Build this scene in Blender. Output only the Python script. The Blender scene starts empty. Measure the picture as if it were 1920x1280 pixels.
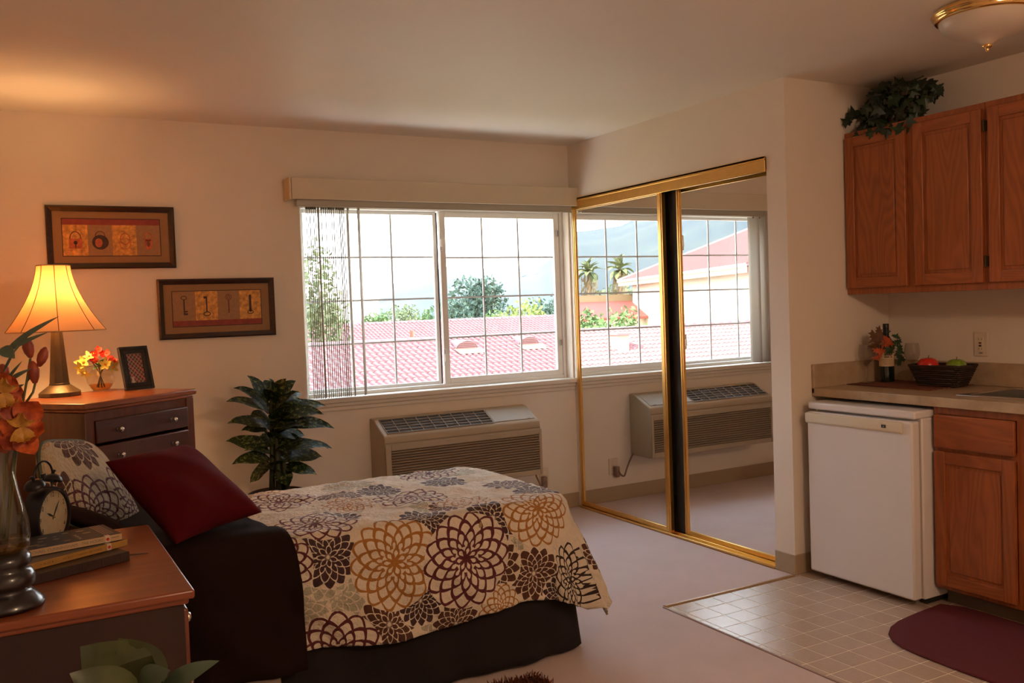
import bpy, math, random
from mathutils import Vector, Matrix, Quaternion
R = random.Random(7)
PI = math.pi
sc = bpy.context.scene
COL = sc.collection

# ---------------------------------------------------------------- camera
CAMR = Vector((0.87366651, -0.48519355, -0.03597279))
CAMU = Vector((0.05013824, 0.01624364, 0.99861018))
CAMF = Vector((0.48393489, 0.87425589, -0.03851827))
CAMC = Vector((-3.35083837, -5.19305142, 1.3777657))
FPX = 1707.8679
cam_d = bpy.data.cameras.new('camera'); cam = bpy.data.objects.new('camera', cam_d); COL.objects.link(cam)
cam_d.sensor_width = 36; cam_d.lens = FPX/1920*36; cam_d.clip_start = .05; cam_d.clip_end = 5000
m = Matrix.Identity(4)
for i in range(3):
    m[i][0] = CAMR[i]; m[i][1] = CAMU[i]; m[i][2] = -CAMF[i]; m[i][3] = CAMC[i]
cam.matrix_world = m
sc.camera = cam
def ray(x, y): return CAMF + CAMR*((x-960)/FPX) - CAMU*((y-640)/FPX)
def at(x, y, Y=None, Z=None, X=None):
    v = ray(x, y)
    if Y is not None: t = (Y-CAMC.y)/v.y
    elif Z is not None: t = (Z-CAMC.z)/v.z
    else: t = (X-CAMC.x)/v.x
    return CAMC + v*t

# ---------------------------------------------------------------- world, sun, exposure
w = bpy.data.worlds.new('world'); sc.world = w; w.use_nodes = True
nt = w.node_tree; nt.nodes.clear()
wo = nt.nodes.new('ShaderNodeOutputWorld'); bg = nt.nodes.new('ShaderNodeBackground')
tc = nt.nodes.new('ShaderNodeTexCoord'); sx = nt.nodes.new('ShaderNodeSeparateXYZ'); rp = nt.nodes.new('ShaderNodeValToRGB')
nt.links.new(tc.outputs['Generated'], sx.inputs[0]); nt.links.new(sx.outputs[2], rp.inputs[0])
rp.color_ramp.elements[0].color = (1, 1, 1, 1); rp.color_ramp.elements[1].color = (.62, .78, 1, 1)
rp.color_ramp.elements[0].position = .02; rp.color_ramp.elements[1].position = .75
nt.links.new(rp.outputs[0], bg.inputs[0]); bg.inputs[1].default_value = 6.4
nt.links.new(bg.outputs[0], wo.inputs[0])
sun_d = bpy.data.lights.new('sun', 'SUN'); sun_d.energy = 13; sun_d.angle = .01; sun_d.color = (1, .95, .88)
sun = bpy.data.objects.new('sun', sun_d); COL.objects.link(sun)
sun.rotation_euler = Vector((-.80, .22, -.56)).to_track_quat('-Z', 'Y').to_euler(); sun.location = (5, -8, 12)
vs = sc.view_settings
vs.view_transform = 'Standard'; vs.look = 'None'; vs.gamma = 1; vs.use_curve_mapping = False
vs.exposure = 0.32
sc.cycles.transparent_max_bounces = 32
sc.cycles.max_bounces = 12
sc.display_settings.display_device = 'sRGB'
def lamp(name, loc, energy, color, size=.05, kind='POINT', rot=None):
    d = bpy.data.lights.new(name, kind); d.energy = energy; d.color = color
    if kind == 'AREA': d.size = size
    else: d.shadow_soft_size = size
    o = bpy.data.objects.new(name, d); COL.objects.link(o); o.location = loc
    if rot: o.rotation_euler = rot
    return o
# added warm fill light behind the camera (its unseen fixture is built below)
lamp('entry_fill_light', (-1.6, -5.6, 2.22), 54, (1, .70, .47), .12)

# ---------------------------------------------------------------- helpers
def C(h, a=1):
    h = h.lstrip('#'); r = []
    for i in (0, 2, 4):
        c = int(h[i:i+2], 16)/255
        r.append(c/12.92 if c <= .04045 else ((c+.055)/1.055)**2.4)
    return (r[0], r[1], r[2], a)

class MB:
    def __init__(s, org=(0, 0, 0)):
        s.v = []; s.f = []; s.m = []; s.uv = []; s.mi = 0; s.o = Vector(org); s.T = None
    def av(s, p):
        p = Vector(p)
        if s.T is not None: p = s.T @ p
        s.v.append(p - s.o); return len(s.v)-1
    def af(s, idx, uv=None):
        s.f.append(tuple(idx)); s.m.append(s.mi); s.uv.append(uv)
    def poly(s, pts): s.af([s.av(p) for p in pts])
    def box(s, x0, x1, y0, y1, z0, z1):
        a = [s.av(p) for p in ((x0,y0,z0),(x1,y0,z0),(x1,y1,z0),(x0,y1,z0),(x0,y0,z1),(x1,y0,z1),(x1,y1,z1),(x0,y1,z1))]
        for q in ((3,2,1,0),(4,5,6,7),(0,1,5,4),(1,2,6,5),(2,3,7,6),(3,0,4,7)): s.af([a[i] for i in q])
        return s
    def ext(s, pts, vec):
        vec = Vector(vec); n = len(pts)
        a = [s.av(p) for p in pts]; b = [s.av(Vector(p)+vec) for p in pts]
        s.af(a[::-1]); s.af(b)
        for i in range(n): s.af((a[i], a[(i+1) % n], b[(i+1) % n], b[i]))
        return s
    def lathe(s, prof, seg=24, c=(0,0,0), a0=0, a1=2*PI, ax=None):
        c = Vector(c); rings = []; full = abs(a1-a0-2*PI) < 1e-6
        n = seg if full else seg+1
        q = None
        if ax is not None: q = Vector((0,0,1)).rotation_difference(Vector(ax))
        for r, z in prof:
            if r < 1e-6:
                p = Vector((0,0,z)); p = q @ p if q else p
                rings.append([s.av(c+p)])
            else:
                ring = []
                for i in range(n):
                    t = a0+(a1-a0)*i/seg; p = Vector((r*math.cos(t), r*math.sin(t), z)); p = q @ p if q else p
                    ring.append(s.av(c+p))
                rings.append(ring)
        for A, B in zip(rings, rings[1:]):
            k = n if full else n-1
            for i in range(k):
                j = (i+1) % n
                if len(A) == 1 and len(B) == 1: continue
                if len(A) == 1: s.af((A[0], B[j], B[i]))
                elif len(B) == 1: s.af((A[i], A[j], B[0]))
                else: s.af((A[i], A[j], B[j], B[i]))
        return s
    def tube(s, pts, rad, seg=8, cap=True):
        pts = [Vector(p) for p in pts]; n = len(pts)
        if not hasattr(rad, '__len__'): rad = [rad]*n
        rings = []; up = None
        for i, p in enumerate(pts):
            d = (pts[min(i+1, n-1)]-pts[max(i-1, 0)])
            if d.length < 1e-9: d = Vector((0,0,1))
            d.normalize()
            if up is None: up = d.orthogonal().normalized()
            else:
                up = up - d*up.dot(d)
                up = up.normalized() if up.length > 1e-6 else d.orthogonal().normalized()
            side = d.cross(up)
            rings.append([s.av(p+(up*math.cos(2*PI*k/seg)+side*math.sin(2*PI*k/seg))*rad[i]) for k in range(seg)])
        for A, B in zip(rings, rings[1:]):
            for k in range(seg): s.af((A[k], A[(k+1) % seg], B[(k+1) % seg], B[k]))
        if cap: s.af(rings[0][::-1]); s.af(rings[-1])
        return s
    def grid(s, fn, nu, nv, uvf=None, closed=False):
        ids = [[s.av(fn(i/nu, j/nv)) for j in range(nv+1)] for i in range(nu+1)]
        for i in range(nu):
            for j in range(nv):
                q = (ids[i][j], ids[i+1][j], ids[i+1][j+1], ids[i][j+1])
                uv = None
                if uvf: uv = [uvf(i/nu, j/nv), uvf((i+1)/nu, j/nv), uvf((i+1)/nu, (j+1)/nv), uvf(i/nu, (j+1)/nv)]
                s.af(q, uv)
        return s
    def sphere(s, c, r, nu=16, nv=10, sc3=(1,1,1)):
        c = Vector(c)
        pr = []
        ids = []
        for j in range(nv+1):
            t = PI*j/nv
            if j in (0, nv): ids.append([s.av(c+Vector((0,0,r*sc3[2]*math.cos(t))))])
            else: ids.append([s.av(c+Vector((r*sc3[0]*math.sin(t)*math.cos(2*PI*i/nu), r*sc3[1]*math.sin(t)*math.sin(2*PI*i/nu), r*sc3[2]*math.cos(t)))) for i in range(nu)])
        for A, B in zip(ids, ids[1:]):
            for i in range(nu):
                j = (i+1) % nu
                if len(A) == 1: s.af((A[0], B[i], B[j]))
                elif len(B) == 1: s.af((A[i], B[0], A[j]))
                else: s.af((A[i], B[i], B[j], A[j]))
        return s
    def leaf(s, base, tip, wid, nrm=(0,0,1), droop=.1, fold=.15, n=7, shape=1.0, curl=0.0):
        """a leaf blade: midrib from base to tip, width wid, folded along the midrib and drooping"""
        b = Vector(base); t = Vector(tip); d = t-b; L = d.length; nv = Vector(nrm)
        nv = (nv - d*(nv.dot(d)/d.dot(d)));  nv = nv.normalized() if nv.length > 1e-6 else d.orthogonal().normalized()
        side = d.cross(nv).normalized()
        mid = []; lf = []; rt = []
        for i in range(n+1):
            u = i/n
            wv = wid/2*(math.sin(PI*u**(.75*shape))**.85) if 0 < u < 1 else 0.0
            c = b + d*u + nv*(L*droop*math.sin(PI*u)) 
            mid.append(s.av(c))
            e = nv*(wv*fold*2) + nv*(math.sin(u*9)*curl*wid)
            lf.append(s.av(c+side*wv+e) if wv > 0 else mid[-1])
            rt.append(s.av(c-side*wv+e) if wv > 0 else mid[-1])
        for i in range(n):
            for A, fl in ((lf, 0), (rt, 1)):
                q = [mid[i], mid[i+1], A[i+1], A[i]]
                if fl: q = q[::-1]
                qq = []
                for x in q:
                    if x not in qq: qq.append(x)
                if len(qq) > 2: s.af(qq)
        return s

def mesh_of(name, mb, mats, smooth=False):
    me = bpy.data.meshes.new(name)
    me.from_pydata([tuple(v) for v in mb.v], [], mb.f)
    if not isinstance(mats, (list, tuple)): mats = [mats]
    for mt in mats: me.materials.append(mt)
    if len(mats) > 1: me.polygons.foreach_set('material_index', mb.m)
    if any(u is not None for u in mb.uv):
        L = me.uv_layers.new(name='UVMap'); k = 0
        for u, p in zip(mb.uv, mb.f):
            for q in range(len(p)):
                if u is not None: L.data[k].uv = u[q]
                k += 1
    me.polygons.foreach_set('use_smooth', [bool(smooth)]*len(mb.f))
    me.update(); return me
def obj(name, mb, mats, parent=None, bevel=0, smooth=False, label=None, kind=None, seg=2, me=None, loc=None):
    if me is None: me = mesh_of(name, mb, mats, smooth)
    o = bpy.data.objects.new(name, me); COL.objects.link(o)
    if parent is not None: o.parent = parent
    if bevel:
        b = o.modifiers.new('bevel', 'BEVEL'); b.width = bevel; b.segments = seg; b.limit_method = 'ANGLE'; b.angle_limit = .6
        b.harden_normals = False
    if smooth == 'auto' or (bevel and not smooth):
        me.polygons.foreach_set('use_smooth', [True]*len(me.polygons))
        try: me.set_sharp_from_angle(angle=.7)
        except Exception: pass
    if label: o['label'] = label
    if kind: o['kind'] = kind
    if loc is not None: o.location = loc
    return o
def thing(name, label, cat, loc=(0,0,0), rz=0, group=None):
    o = bpy.data.objects.new(name, None); COL.objects.link(o); o.empty_display_size = .1
    o.location = loc; o.rotation_euler = (0, 0, rz); o['label'] = label; o['category'] = cat
    if group: o['group'] = group
    return o
def tag(o, label, cat, group=None, kind=None):
    o['label'] = label; o['category'] = cat
    if group: o['group'] = group
    if kind: o['kind'] = kind
    return o
def struct(name, mb, mats, parent=None, **k):
    o = obj(name, mb, mats, parent, **k)
    if parent is None: o['kind'] = 'structure'
    return o
def copy_tree(o, parent=None):
    c = o.copy(); COL.objects.link(c); c.parent = parent
    for ch in list(o.children): copy_tree(ch, c)
    return c
def text_mb(mb, s, size, M, ext=.0004, align='CENTER', scalex=1):
    cu = bpy.data.curves.new('t', 'FONT'); cu.body = s; cu.size = size; cu.extrude = 0; cu.align_x = align; cu.align_y = 'CENTER'
    cu.resolution_u = 3
    o = bpy.data.objects.new('t', cu); COL.objects.link(o)
    dg = bpy.context.evaluated_depsgraph_get(); me = bpy.data.meshes.new_from_object(o.evaluated_get(dg))
    base = len(mb.v)
    ids = [mb.av(M @ Vector((v.co.x*scalex, v.co.y, ext))) for v in me.vertices]
    for p in me.polygons: mb.af([ids[i] for i in p.vertices])
    bpy.data.objects.remove(o); bpy.data.curves.remove(cu); bpy.data.meshes.remove(me)

# ---------------------------------------------------------------- materials
class NT:
    def __init__(s, name):
        s.mat = bpy.data.materials.new(name); s.mat.use_nodes = True; s.t = s.mat.node_tree; s.t.nodes.clear()
        s.out = s.t.nodes.new('ShaderNodeOutputMaterial')
    def n(s, ty, **k):
        x = s.t.nodes.new(ty)
        for a, b in k.items(): setattr(x, a, b)
        return x
    def l(s, a, b): s.t.links.new(a, b)
    def put(s, sock, v):
        if isinstance(v, bpy.types.NodeSocket): s.l(v, sock)
        else: sock.default_value = v
    def M(s, op, a, b=0.0, c=None):
        x = s.n('ShaderNodeMath', operation=op); s.put(x.inputs[0], a); s.put(x.inputs[1], b)
        if c is not None: s.put(x.inputs[2], c)
        return x.outputs[0]
    def V(s, op, a, b=None, sc_=None):
        x = s.n('ShaderNodeVectorMath', operation=op); s.put(x.inputs[0], a)
        if b is not None: s.put(x.inputs[1], b)
        if sc_ is not None: s.put(x.inputs['Scale'], sc_)
        return x.outputs['Value'] if op in ('LENGTH', 'DISTANCE', 'DOT_PRODUCT') else x.outputs[0]
    def mixc(s, f, a, b, blend='MIX'):
        x = s.n('ShaderNodeMix', data_type='RGBA', blend_type=blend); s.put(x.inputs[0], f); s.put(x.inputs[6], a); s.put(x.inputs[7], b); return x.outputs[2]
    def mixf(s, f, a, b):
        x = s.n('ShaderNodeMix', data_type='FLOAT'); s.put(x.inputs[0], f); s.put(x.inputs[2], a); s.put(x.inputs[3], b); return x.outputs[0]
    def mixv(s, f, a, b):
        x = s.n('ShaderNodeMix', data_type='VECTOR'); s.put(x.inputs[0], f); s.put(x.inputs[4], a); s.put(x.inputs[5], b); return x.outputs[1]
    def ramp(s, f, els, interp='LINEAR'):
        x = s.n('ShaderNodeValToRGB'); cr = x.color_ramp; cr.interpolation = interp
        while len(cr.elements) < len(els): cr.elements.new(.5)
        for e, (p, c) in zip(cr.elements, els): e.position = p; e.color = c
        s.l(f, x.inputs[0]); return x.outputs[0]
    def noise(s, vec, scale, detail=3, rough=.5, dist=0.0, out='Fac'):
        x = s.n('ShaderNodeTexNoise'); 
        if vec is not None: s.l(vec, x.inputs['Vector'])
        x.inputs['Scale'].default_value = scale; x.inputs['Detail'].default_value = detail; x.inputs['Roughness'].default_value = rough; x.inputs['Distortion'].default_value = dist
        return x.outputs[0] if out == 'Fac' else x.outputs['Color']
    def obj(s): return s.n('ShaderNodeTexCoord').outputs['Object']
    def map(s, vec, scale=(1,1,1), rot=(0,0,0), loc=(0,0,0)):
        x = s.n('ShaderNodeMapping'); s.l(vec, x.inputs[0]); x.inputs['Scale'].default_value = scale; x.inputs['Rotation'].default_value = rot; x.inputs['Location'].default_value = loc; return x.outputs[0]
    def bump(s, h, strength=.2, dist=.01):
        x = s.n('ShaderNodeBump'); s.l(h, x.inputs['Height']); x.inputs['Strength'].default_value = strength; x.inputs['Distance'].default_value = dist; return x.outputs[0]
    def bsdf(s, col, rough=.5, metal=0.0, normal=None, **k):
        x = s.n('ShaderNodeBsdfPrincipled'); s.put(x.inputs['Base Color'], col); s.put(x.inputs['Roughness'], rough); s.put(x.inputs['Metallic'], metal)
        if normal is not None: s.l(normal, x.inputs['Normal'])
        for a, b in k.items(): s.put(x.inputs[a.replace('_', ' ')], b)
        s.l(x.outputs[0], s.out.inputs[0]); return x
def mat(name, col, rough=.5, metal=0.0, nscale=0, namt=.12, bump=0, bscale=200, **k):
    m = NT(name); c = C(col) if isinstance(col, str) else col
    cs = c; nrm = None; o = m.obj()
    if nscale:
        f = m.noise(o, nscale, 4, .6)
        dk = tuple(x*(1-namt) for x in c[:3])+(1,); lt = tuple(min(1, x*(1+namt)) for x in c[:3])+(1,)
        cs = m.ramp(f, [(.3, dk), (.7, lt)])
    if bump: nrm = m.bump(m.noise(o, bscale, 3), bump, .004)
    m.bsdf(cs, rough, metal, nrm, **k); return m.mat
def wood(name, base, dark, axis='z', scale=1.0, rough=.35, cathedral=.6, coat=.3):
    m = NT(name); o = m.obj()
    st = {'x': (.13, 1, 1), 'y': (1, .13, 1), 'z': (1, 1, .13)}[axis]
    v = m.map(o, tuple(a*scale for a in st))
    big = m.noise(v, 5, 2, .5, .3)
    # growth rings: contour lines of a stretched noise give the arched oak figure
    rings = m.M('ABSOLUTE', m.M('SUBTRACT', m.M('FRACT', m.M('MULTIPLY', m.noise(v, 2.6, 2, .45, .2), 26*cathedral+6)), .5))
    fine = m.noise(m.map(o, tuple(a*scale*(22 if a == 1 else 9) for a in st)), 9, 3, .6)
    f = m.M('ADD', m.M('MULTIPLY', rings, .50), m.M('ADD', m.M('MULTIPLY', fine, .45), m.M('MULTIPLY', big, .35)))
    col = m.ramp(f, [(.28, C(dark)), (.72, C(base))])
    m.bsdf(col, rough, 0, m.bump(f, .04, .002), Coat_Weight=coat, Coat_Roughness=.25)
    return m.mat
def clear_glass(name, tint=(1,1,1,1), rough=0.0, ior=1.5, amount=1.0):
    m = NT(name); t = m.n('ShaderNodeBsdfTransparent'); t.inputs[0].default_value = tint
    g = m.n('ShaderNodeBsdfGlossy'); g.inputs['Roughness'].default_value = rough
    f = m.n('ShaderNodeFresnel'); m.l(m.mixf(m.n('ShaderNodeNewGeometry').outputs['Backfacing'], ior, 1/ior), f.inputs[0])
    mx = m.n('ShaderNodeMixShader'); m.l(m.M('MULTIPLY', f.outputs[0], amount), mx.inputs[0]); m.l(t.outputs[0], mx.inputs[1]); m.l(g.outputs[0], mx.inputs[2])
    m.l(mx.outputs[0], m.out.inputs[0]); return m.mat

WALL = mat('wall_paint', (.78, .68, .57, 1), .75, 0, 2.5, .02, .03, 350)
CEIL = mat('ceiling_paint', (.82, .74, .64, 1), .55, 0, 1.5, .02, .03, 300)
CARPET = mat('carpet', (.63, .50, .47, 1), .95, 0, 3, .05, .35, 260)
BASEB = mat('baseboard_vinyl', (.40, .29, .18, 1), .5, 0, 4, .03)
WTRIM = mat('window_trim_paint', (.72, .63, .52, 1), .35)
VINYL = mat('white_window_vinyl', (.86, .83, .78, 1), .35)
MUNT = mat('muntin_bars', (.62, .60, .60, 1), .4)
GOLD = mat('brushed_gold', (.83, .52, .16, 1), .28, 1.0, 40, .05)
BRASS = mat('polished_brass', (.85, .58, .22, 1), .13, 1.0)
MIRROR = mat('mirror_glass', (.88, .87, .85, 1), .0, 1.0)
BLACK = mat('black_parts_and_gaps', (.012, .011, .01, 1), .6)
CHROME = mat('satin_nickel', (.7, .66, .6, 1), .22, 1.0)
STEEL = mat('stainless_steel', (.62, .6, .57, 1), .25, 1.0, 60, .06)
BEIGEP = mat('beige_plastic', (.40, .31, .21, 1), .45, 0, 3, .03)
BEIGED = mat('dark_beige_plastic', (.20, .15, .10, 1), .5)
WHITEP = mat('white_enamel', (.76, .72, .70, 1), .3, 0, 3, .02, .02, 500)
CREAMP = mat('cream_plastic', (.72, .62, .46, 1), .4)
PLATE = mat('outlet_plastic', (.70, .58, .45, 1), .35)
OAKZ = wood('oak_vertical_grain', '#a85a2a', '#7e4019', 'z', 2.2, .4)
OAKY = wood('oak_horizontal_grain', '#a85a2a', '#7e4019', 'y', 2.2, .4)
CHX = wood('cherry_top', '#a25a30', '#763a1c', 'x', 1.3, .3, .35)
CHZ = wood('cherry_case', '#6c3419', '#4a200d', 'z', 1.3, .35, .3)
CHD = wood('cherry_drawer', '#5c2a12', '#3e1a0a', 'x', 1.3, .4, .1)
GLASS = clear_glass('clear_glass')
PANE = clear_glass('window_glass', (.97, .98, .97, 1), 0, 1.45, .8)
# ================================================================ SETTING
H = 2.44; XL = -3.50; XR = .72; YC = -1.951; YF = -6.9; XE = -4.9; YJ = -3.45
WX0, WX1, WZ0, WZ1 = -1.845, -.012, .872, 2.02
fl = MB().box(XE, -.83, YF, 0, -.12, 0).box(-.83, XR, YC-.01, 0, -.12, 0).box(-.83, XR, YF, -4.35, -.12, 0)
struct('floor', fl, CARPET)
fk = MB(); fk.box(-.83, XR, -4.35, YC-.01, -.12, -.0008)
LIN = NT('linoleum_joint'); LIN.bsdf(C('#f2e6d0'), .5)
kf = struct('floor', fk, LIN.mat); kf['label'] = 'kitchen floor of small beige tiles'
# tiles
tm = NT('linoleum_tile'); oi = tm.n('ShaderNodeObjectInfo')
o_ = tm.n('ShaderNodeTexCoord').outputs['Object']
g_ = tm.n('ShaderNodeNewGeometry').outputs['Position']
nz = tm.noise(tm.map(g_, (1, 6, 1)), 22, 4, .6); nz2 = tm.noise(tm.map(g_, (6, 1, 1)), 22, 4, .6)
rf = tm.M('GREATER_THAN', oi.outputs['Random'], .5)
gr = tm.mixf(rf, nz, nz2)
c_ = tm.ramp(gr, [(.3, C('#b29a88')), (.7, C('#bea896'))])
c_ = tm.mixc(tm.M('MULTIPLY', oi.outputs['Random'], .25), c_, C('#ccb8a4'))
tm.bsdf(c_, .27, 0, tm.bump(tm.noise(g_, 45, 3), .06, .002), Specular_IOR_Level=.6)
pt = .1148; tmesh = None
xs = [-.219+pt*k for k in range(-5, 8)]; ys = [-2.072+pt-pt*k for k in range(0, 21)]
tb = MB(); gp = .0024
def tilemesh(w_, h_):
    b = MB(); b.box(gp, w_-gp, -h_+gp, -gp, -.0015, 0); return mesh_of('tile', b, tm.mat)
cache = {}
xe = [-.83]+[x for x in xs if x > -.82]+[XR]; ye = [YC-.01]+ys[1:]+[-4.35]
for i in range(len(xe)-1):
    for j in range(len(ye)-1):
        if xe[i+1]-xe[i] < .02 or ye[j]-ye[j+1] < .02: continue
        k = (round(xe[i+1]-xe[i], 3), round(ye[j]-ye[j+1], 3))
        if k not in cache: cache[k] = tilemesh(*k)
        obj('tile', None, None, kf, me=cache[k], loc=(xe[i], ye[j], 0))
struct('ceiling', MB().box(XE-.1, XR+.12, YF-.1, .3, H, H+.15), CEIL)
wb = MB()
wb.box(XE-.1, WX0, 0, .2, -.12, H).box(WX0, WX1, 0, .2, -.12, WZ0).box(WX0, WX1, 0, .2, WZ1, H).box(WX1, XR+.12, 0, .2, -.12, H)
struct('wall_back', wb, WALL)
struct('wall_left', MB().box(XL-.12, XL, YJ, 0, 0, H), WALL)
struct('wall_entry', MB().box(XE, XL, YJ-.12, YJ, 0, H).box(XE-.1, XE, YF, YJ, 0, H), WALL)
struct('wall_right', MB().box(XR, XR+.12, YF, 0, -.12, H), WALL)
struct('wall_front', MB().box(XE, XR, YF-.1, YF, -.12, H), WALL)
DY0, DY1, DH = -.03, -1.822, 2.08
wc = MB().box(0, .1, -.0005, DY0, 0, H).box(0, .1, DY0, DY1, DH, H).box(0, .1, DY1, YC, 0, H)
struct('wall_closet', wc, WALL)
struct('wall_side', MB().box(.1, XR, YC, YC+.1, 0, H), WALL)
# baseboards
def bb(name, b): struct(name, b, BASEB, bevel=.003)
bb('baseboard_back', MB().box(XL, -.0, -.008, 0, 0, .10))
bb('baseboard_closet', MB().box(-.008, 0, YC-.008, DY1, 0, .10))
bb('baseboard_side', MB().box(0, .55, YC-.008, YC, 0, .10))
bb('baseboard_left', MB().box(XL, XL+.008, YJ, -.008, 0, .10))
# window sill and apron
sl = MB(); sl.box(WX0-.03, -.001, -.035, .0, .848, .878).box(WX0, WX1, .0, .12, .868, .8785)
sl.box(WX0-.015, -.002, -.022, 0, .825, .848).box(WX0-.02, -.002, -.014, 0, .80, .825)
struct('trim_1', sl, WTRIM, bevel=.006)
# metal strip between carpet and vinyl
struct('trim_2', MB().ext([(-.82, -1.972, .0), (-.82, -1.962, .006), (-.82, -1.952, .007), (-.82, -1.938, .0)], (.80, 0, 0)), mat('carpet_strip', (.42, .26, .12, 1), .35, .3, 20, .1))
struct('trim_3', MB().box(-.836, -.826, -4.35, -1.96, 0, .004), mat('vinyl_edge', (.34, .24, .2, 1), .6))

# window
win = bpy.data.objects.new('window_1', None); COL.objects.link(win); win['kind'] = 'structure'
win.location = (WX0, .1, WZ0)
O = (WX0, .1, WZ0)
a, b_ = WX0, WX1; yo0, yo1 = .075, .165; zb, zt = .878, 2.02
fr = MB(O)
fr.box(a+.03, b_-.022, yo0, yo1, zt-.025, zt).box(a+.03, b_-.022, yo0, yo1, zb, zb+.022).box(a, a+.03, yo0, yo1, zb, zt).box(b_-.022, b_, yo0, yo1, zb, zt)
obj('window_frame', fr, VINYL, win, bevel=.003)
def sash(x0, x1, y0, y1, z0, z1, st, nm, lab):
    s_ = MB(O); s_.box(x0+st, x1-st, y0, y1, z1-st, z1).box(x0+st, x1-st, y0, y1, z0, z0+st).box(x0, x0+st, y0, y1, z0, z1).box(x1-st, x1, y0, y1, z0, z1)
    s = obj('sash', s_, VINYL, win, bevel=.003, label=lab)
    yg = (y0+y1)/2
    obj('glass_pane', MB(O).box(x0+st*.6, x1-st*.6, yg-.002, yg+.002, z0+st*.6, z1-st*.6), PANE, s)
    ix0, ix1, iz0, iz1 = x0+st, x1-st, z0+st, z1-st
    for k in (1, 2):
        x = ix0+(ix1-ix0)*k/3; obj('muntin', MB(O).box(x-.0055, x+.0055, yg+.004, yg+.012, iz0, iz1), MUNT, s)
    for k in (1, 2, 3):
        z = iz0+(iz1-iz0)*k/4; obj('muntin', MB(O).box(ix0, ix1, yg+.005, yg+.013, z-.0055, z+.0055), MUNT, s)
    return s
s1 = sash(a+.03, -.929, .125, .150, zb+.018, zt-.022, .024, 'l', 'fixed left sash of the window')
s2 = sash(-.925, b_-.024, .085, .115, zb+.018, zt-.022, .040, 'r', 'sliding right sash with wide stiles')
obj('jamb_gap', MB(O).box(-.9295, -.9255, .118, .13, zb+.02, zt-.03), BLACK, win)
for z in (1.07, 1.80):
    lt = MB(O).box(-.934, -.914, .068, .086, z-.055, z+.055); lt.box(-.930, -.918, .06, .07, z-.03, z+.02)
    obj('latch', lt, VINYL, win, bevel=.004)
for z in (1.12, 1.86): obj('catch', MB(O).box(b_-.05, b_-.035, .07, .085, z-.02, z+.02), mat('grey_catch', (.35,.33,.3,1), .4), win, bevel=.002)

# closet doors
tr = MB((0, -.93, DH)); tr.box(-.012, .075, DY1, DY0, DH-.012, DH).box(-.012, -.004, DY1, DY0, DH-.075, DH).box(-.016, -.004, DY1, DY0, DH-.022, DH-.012).box(-.016, -.004, DY1, DY0, DH-.078, DH-.068).box(.03, .036, DY1, DY0, DH-.06, DH)
t = struct('trim_4', tr, GOLD, bevel=.002); t.location = (0, -.93, DH)
bt = MB((0, -.93, 0)); bt.box(-.012, .08, DY1, DY0, 0, .006).box(-.012, -.007, DY1, DY0, 0, .016).box(.033, .038, DY1, DY0, 0, .018).box(.072, .08, DY1, DY0, 0, .016)
t = struct('trim_5', bt, GOLD, bevel=.0015); t.location = (0, -.93, 0)
def mdoor(nm, x0, y0, y1, lw, rw):
    z0, z1 = .014, DH-.03; O = (x0, (y0+y1)/2, 0)
    d = bpy.data.objects.new(nm, None); COL.objects.link(d); d['kind'] = 'structure'; d.location = O
    f = MB(O)
    f.box(x0-.006, x0+.02, y1+rw, y0-lw, z0, z0+.03).box(x0-.006, x0+.02, y1+rw, y0-lw, z1-.03, z1)
    for (ya, wd, sg) in ((y0, lw, -1), (y1, rw, 1)):
        A, B = sorted((ya, ya+sg*wd)); f.box(x0-.006, x0+.02, A, B, z0, z1)
        A, B = sorted((ya+sg*wd*.25, ya+sg*wd*.6)); f.box(x0-.010, x0-.006, A, B, z0, z1)
    obj('door_frame', f, GOLD, d, bevel=.0015)
    obj('mirror', MB(O).box(x0+.002, x0+.006, y1+rw*.6, y0-lw*.6, z0+.02, z1-.02), MIRROR, d, label='mirrored closet door panel')
    obj('door_back', MB(O).box(x0+.007, x0+.012, y1+rw*.5, y0-lw*.5, z0+.01, z1-.01), mat('door_backing', (.2,.15,.1,1), .8), d)
mdoor('door_1', .008, DY0-.002, -.985, .030, .044)
mdoor('door_2', .050, -1.062, DY1+.004, .028, .02)
obj_dark = MB().box(.052, .058, -1.061, -.985, .014, DH-.03)  # black strip stands in for the shade in the gap between the doors
g = struct('gap_shade_strip', obj_dark, BLACK)

# ================================================================ VERTICAL BLIND
O = (-.95, -.05, 2.02)
vb = thing('vertical_blind', 'cream vertical blind with valance, slats gathered at the window\'s left side', 'blind', O)
CRM = mat('valance_cream', (.62, .52, .38, 1), .5, 0, 2, .02)
v_ = MB(O); v_.box(-1.915, -.006, -.115, -.105, 2.025, 2.145).box(-1.915, -.006, -.105, 0, 2.13, 2.14)
obj('valance', v_, CRM, vb, bevel=.002)
for x in (-1.93, -.012): obj('valance_return', MB(O).box(x, x+.012, -.116, 0, 2.022, 2.147), mat('valance_end', (.66, .52, .32, 1), .5), vb, bevel=.003)
obj('headrail', MB(O).box(-1.88, -.03, -.075, -.03, 1.992, 2.03).box(-1.88, -.03, -.08, -.072, 1.985, 1.995), mat('headrail', (.45, .42, .36, 1), .4, .2), vb, bevel=.002)
SL = NT('blind_slat'); d1 = SL.n('ShaderNodeBsdfDiffuse'); d1.inputs[0].default_value = (.74, .68, .60, 1); d2 = SL.n('ShaderNodeBsdfTranslucent'); d2.inputs[0].default_value = (.5, .42, .34, 1)
mx = SL.n('ShaderNodeMixShader'); mx.inputs[0].default_value = .25; SL.l(d1.outputs[0], mx.inputs[1]); SL.l(d2.outputs[0], mx.inputs[2]); SL.l(mx.outputs[0], SL.out.inputs[0])
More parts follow.
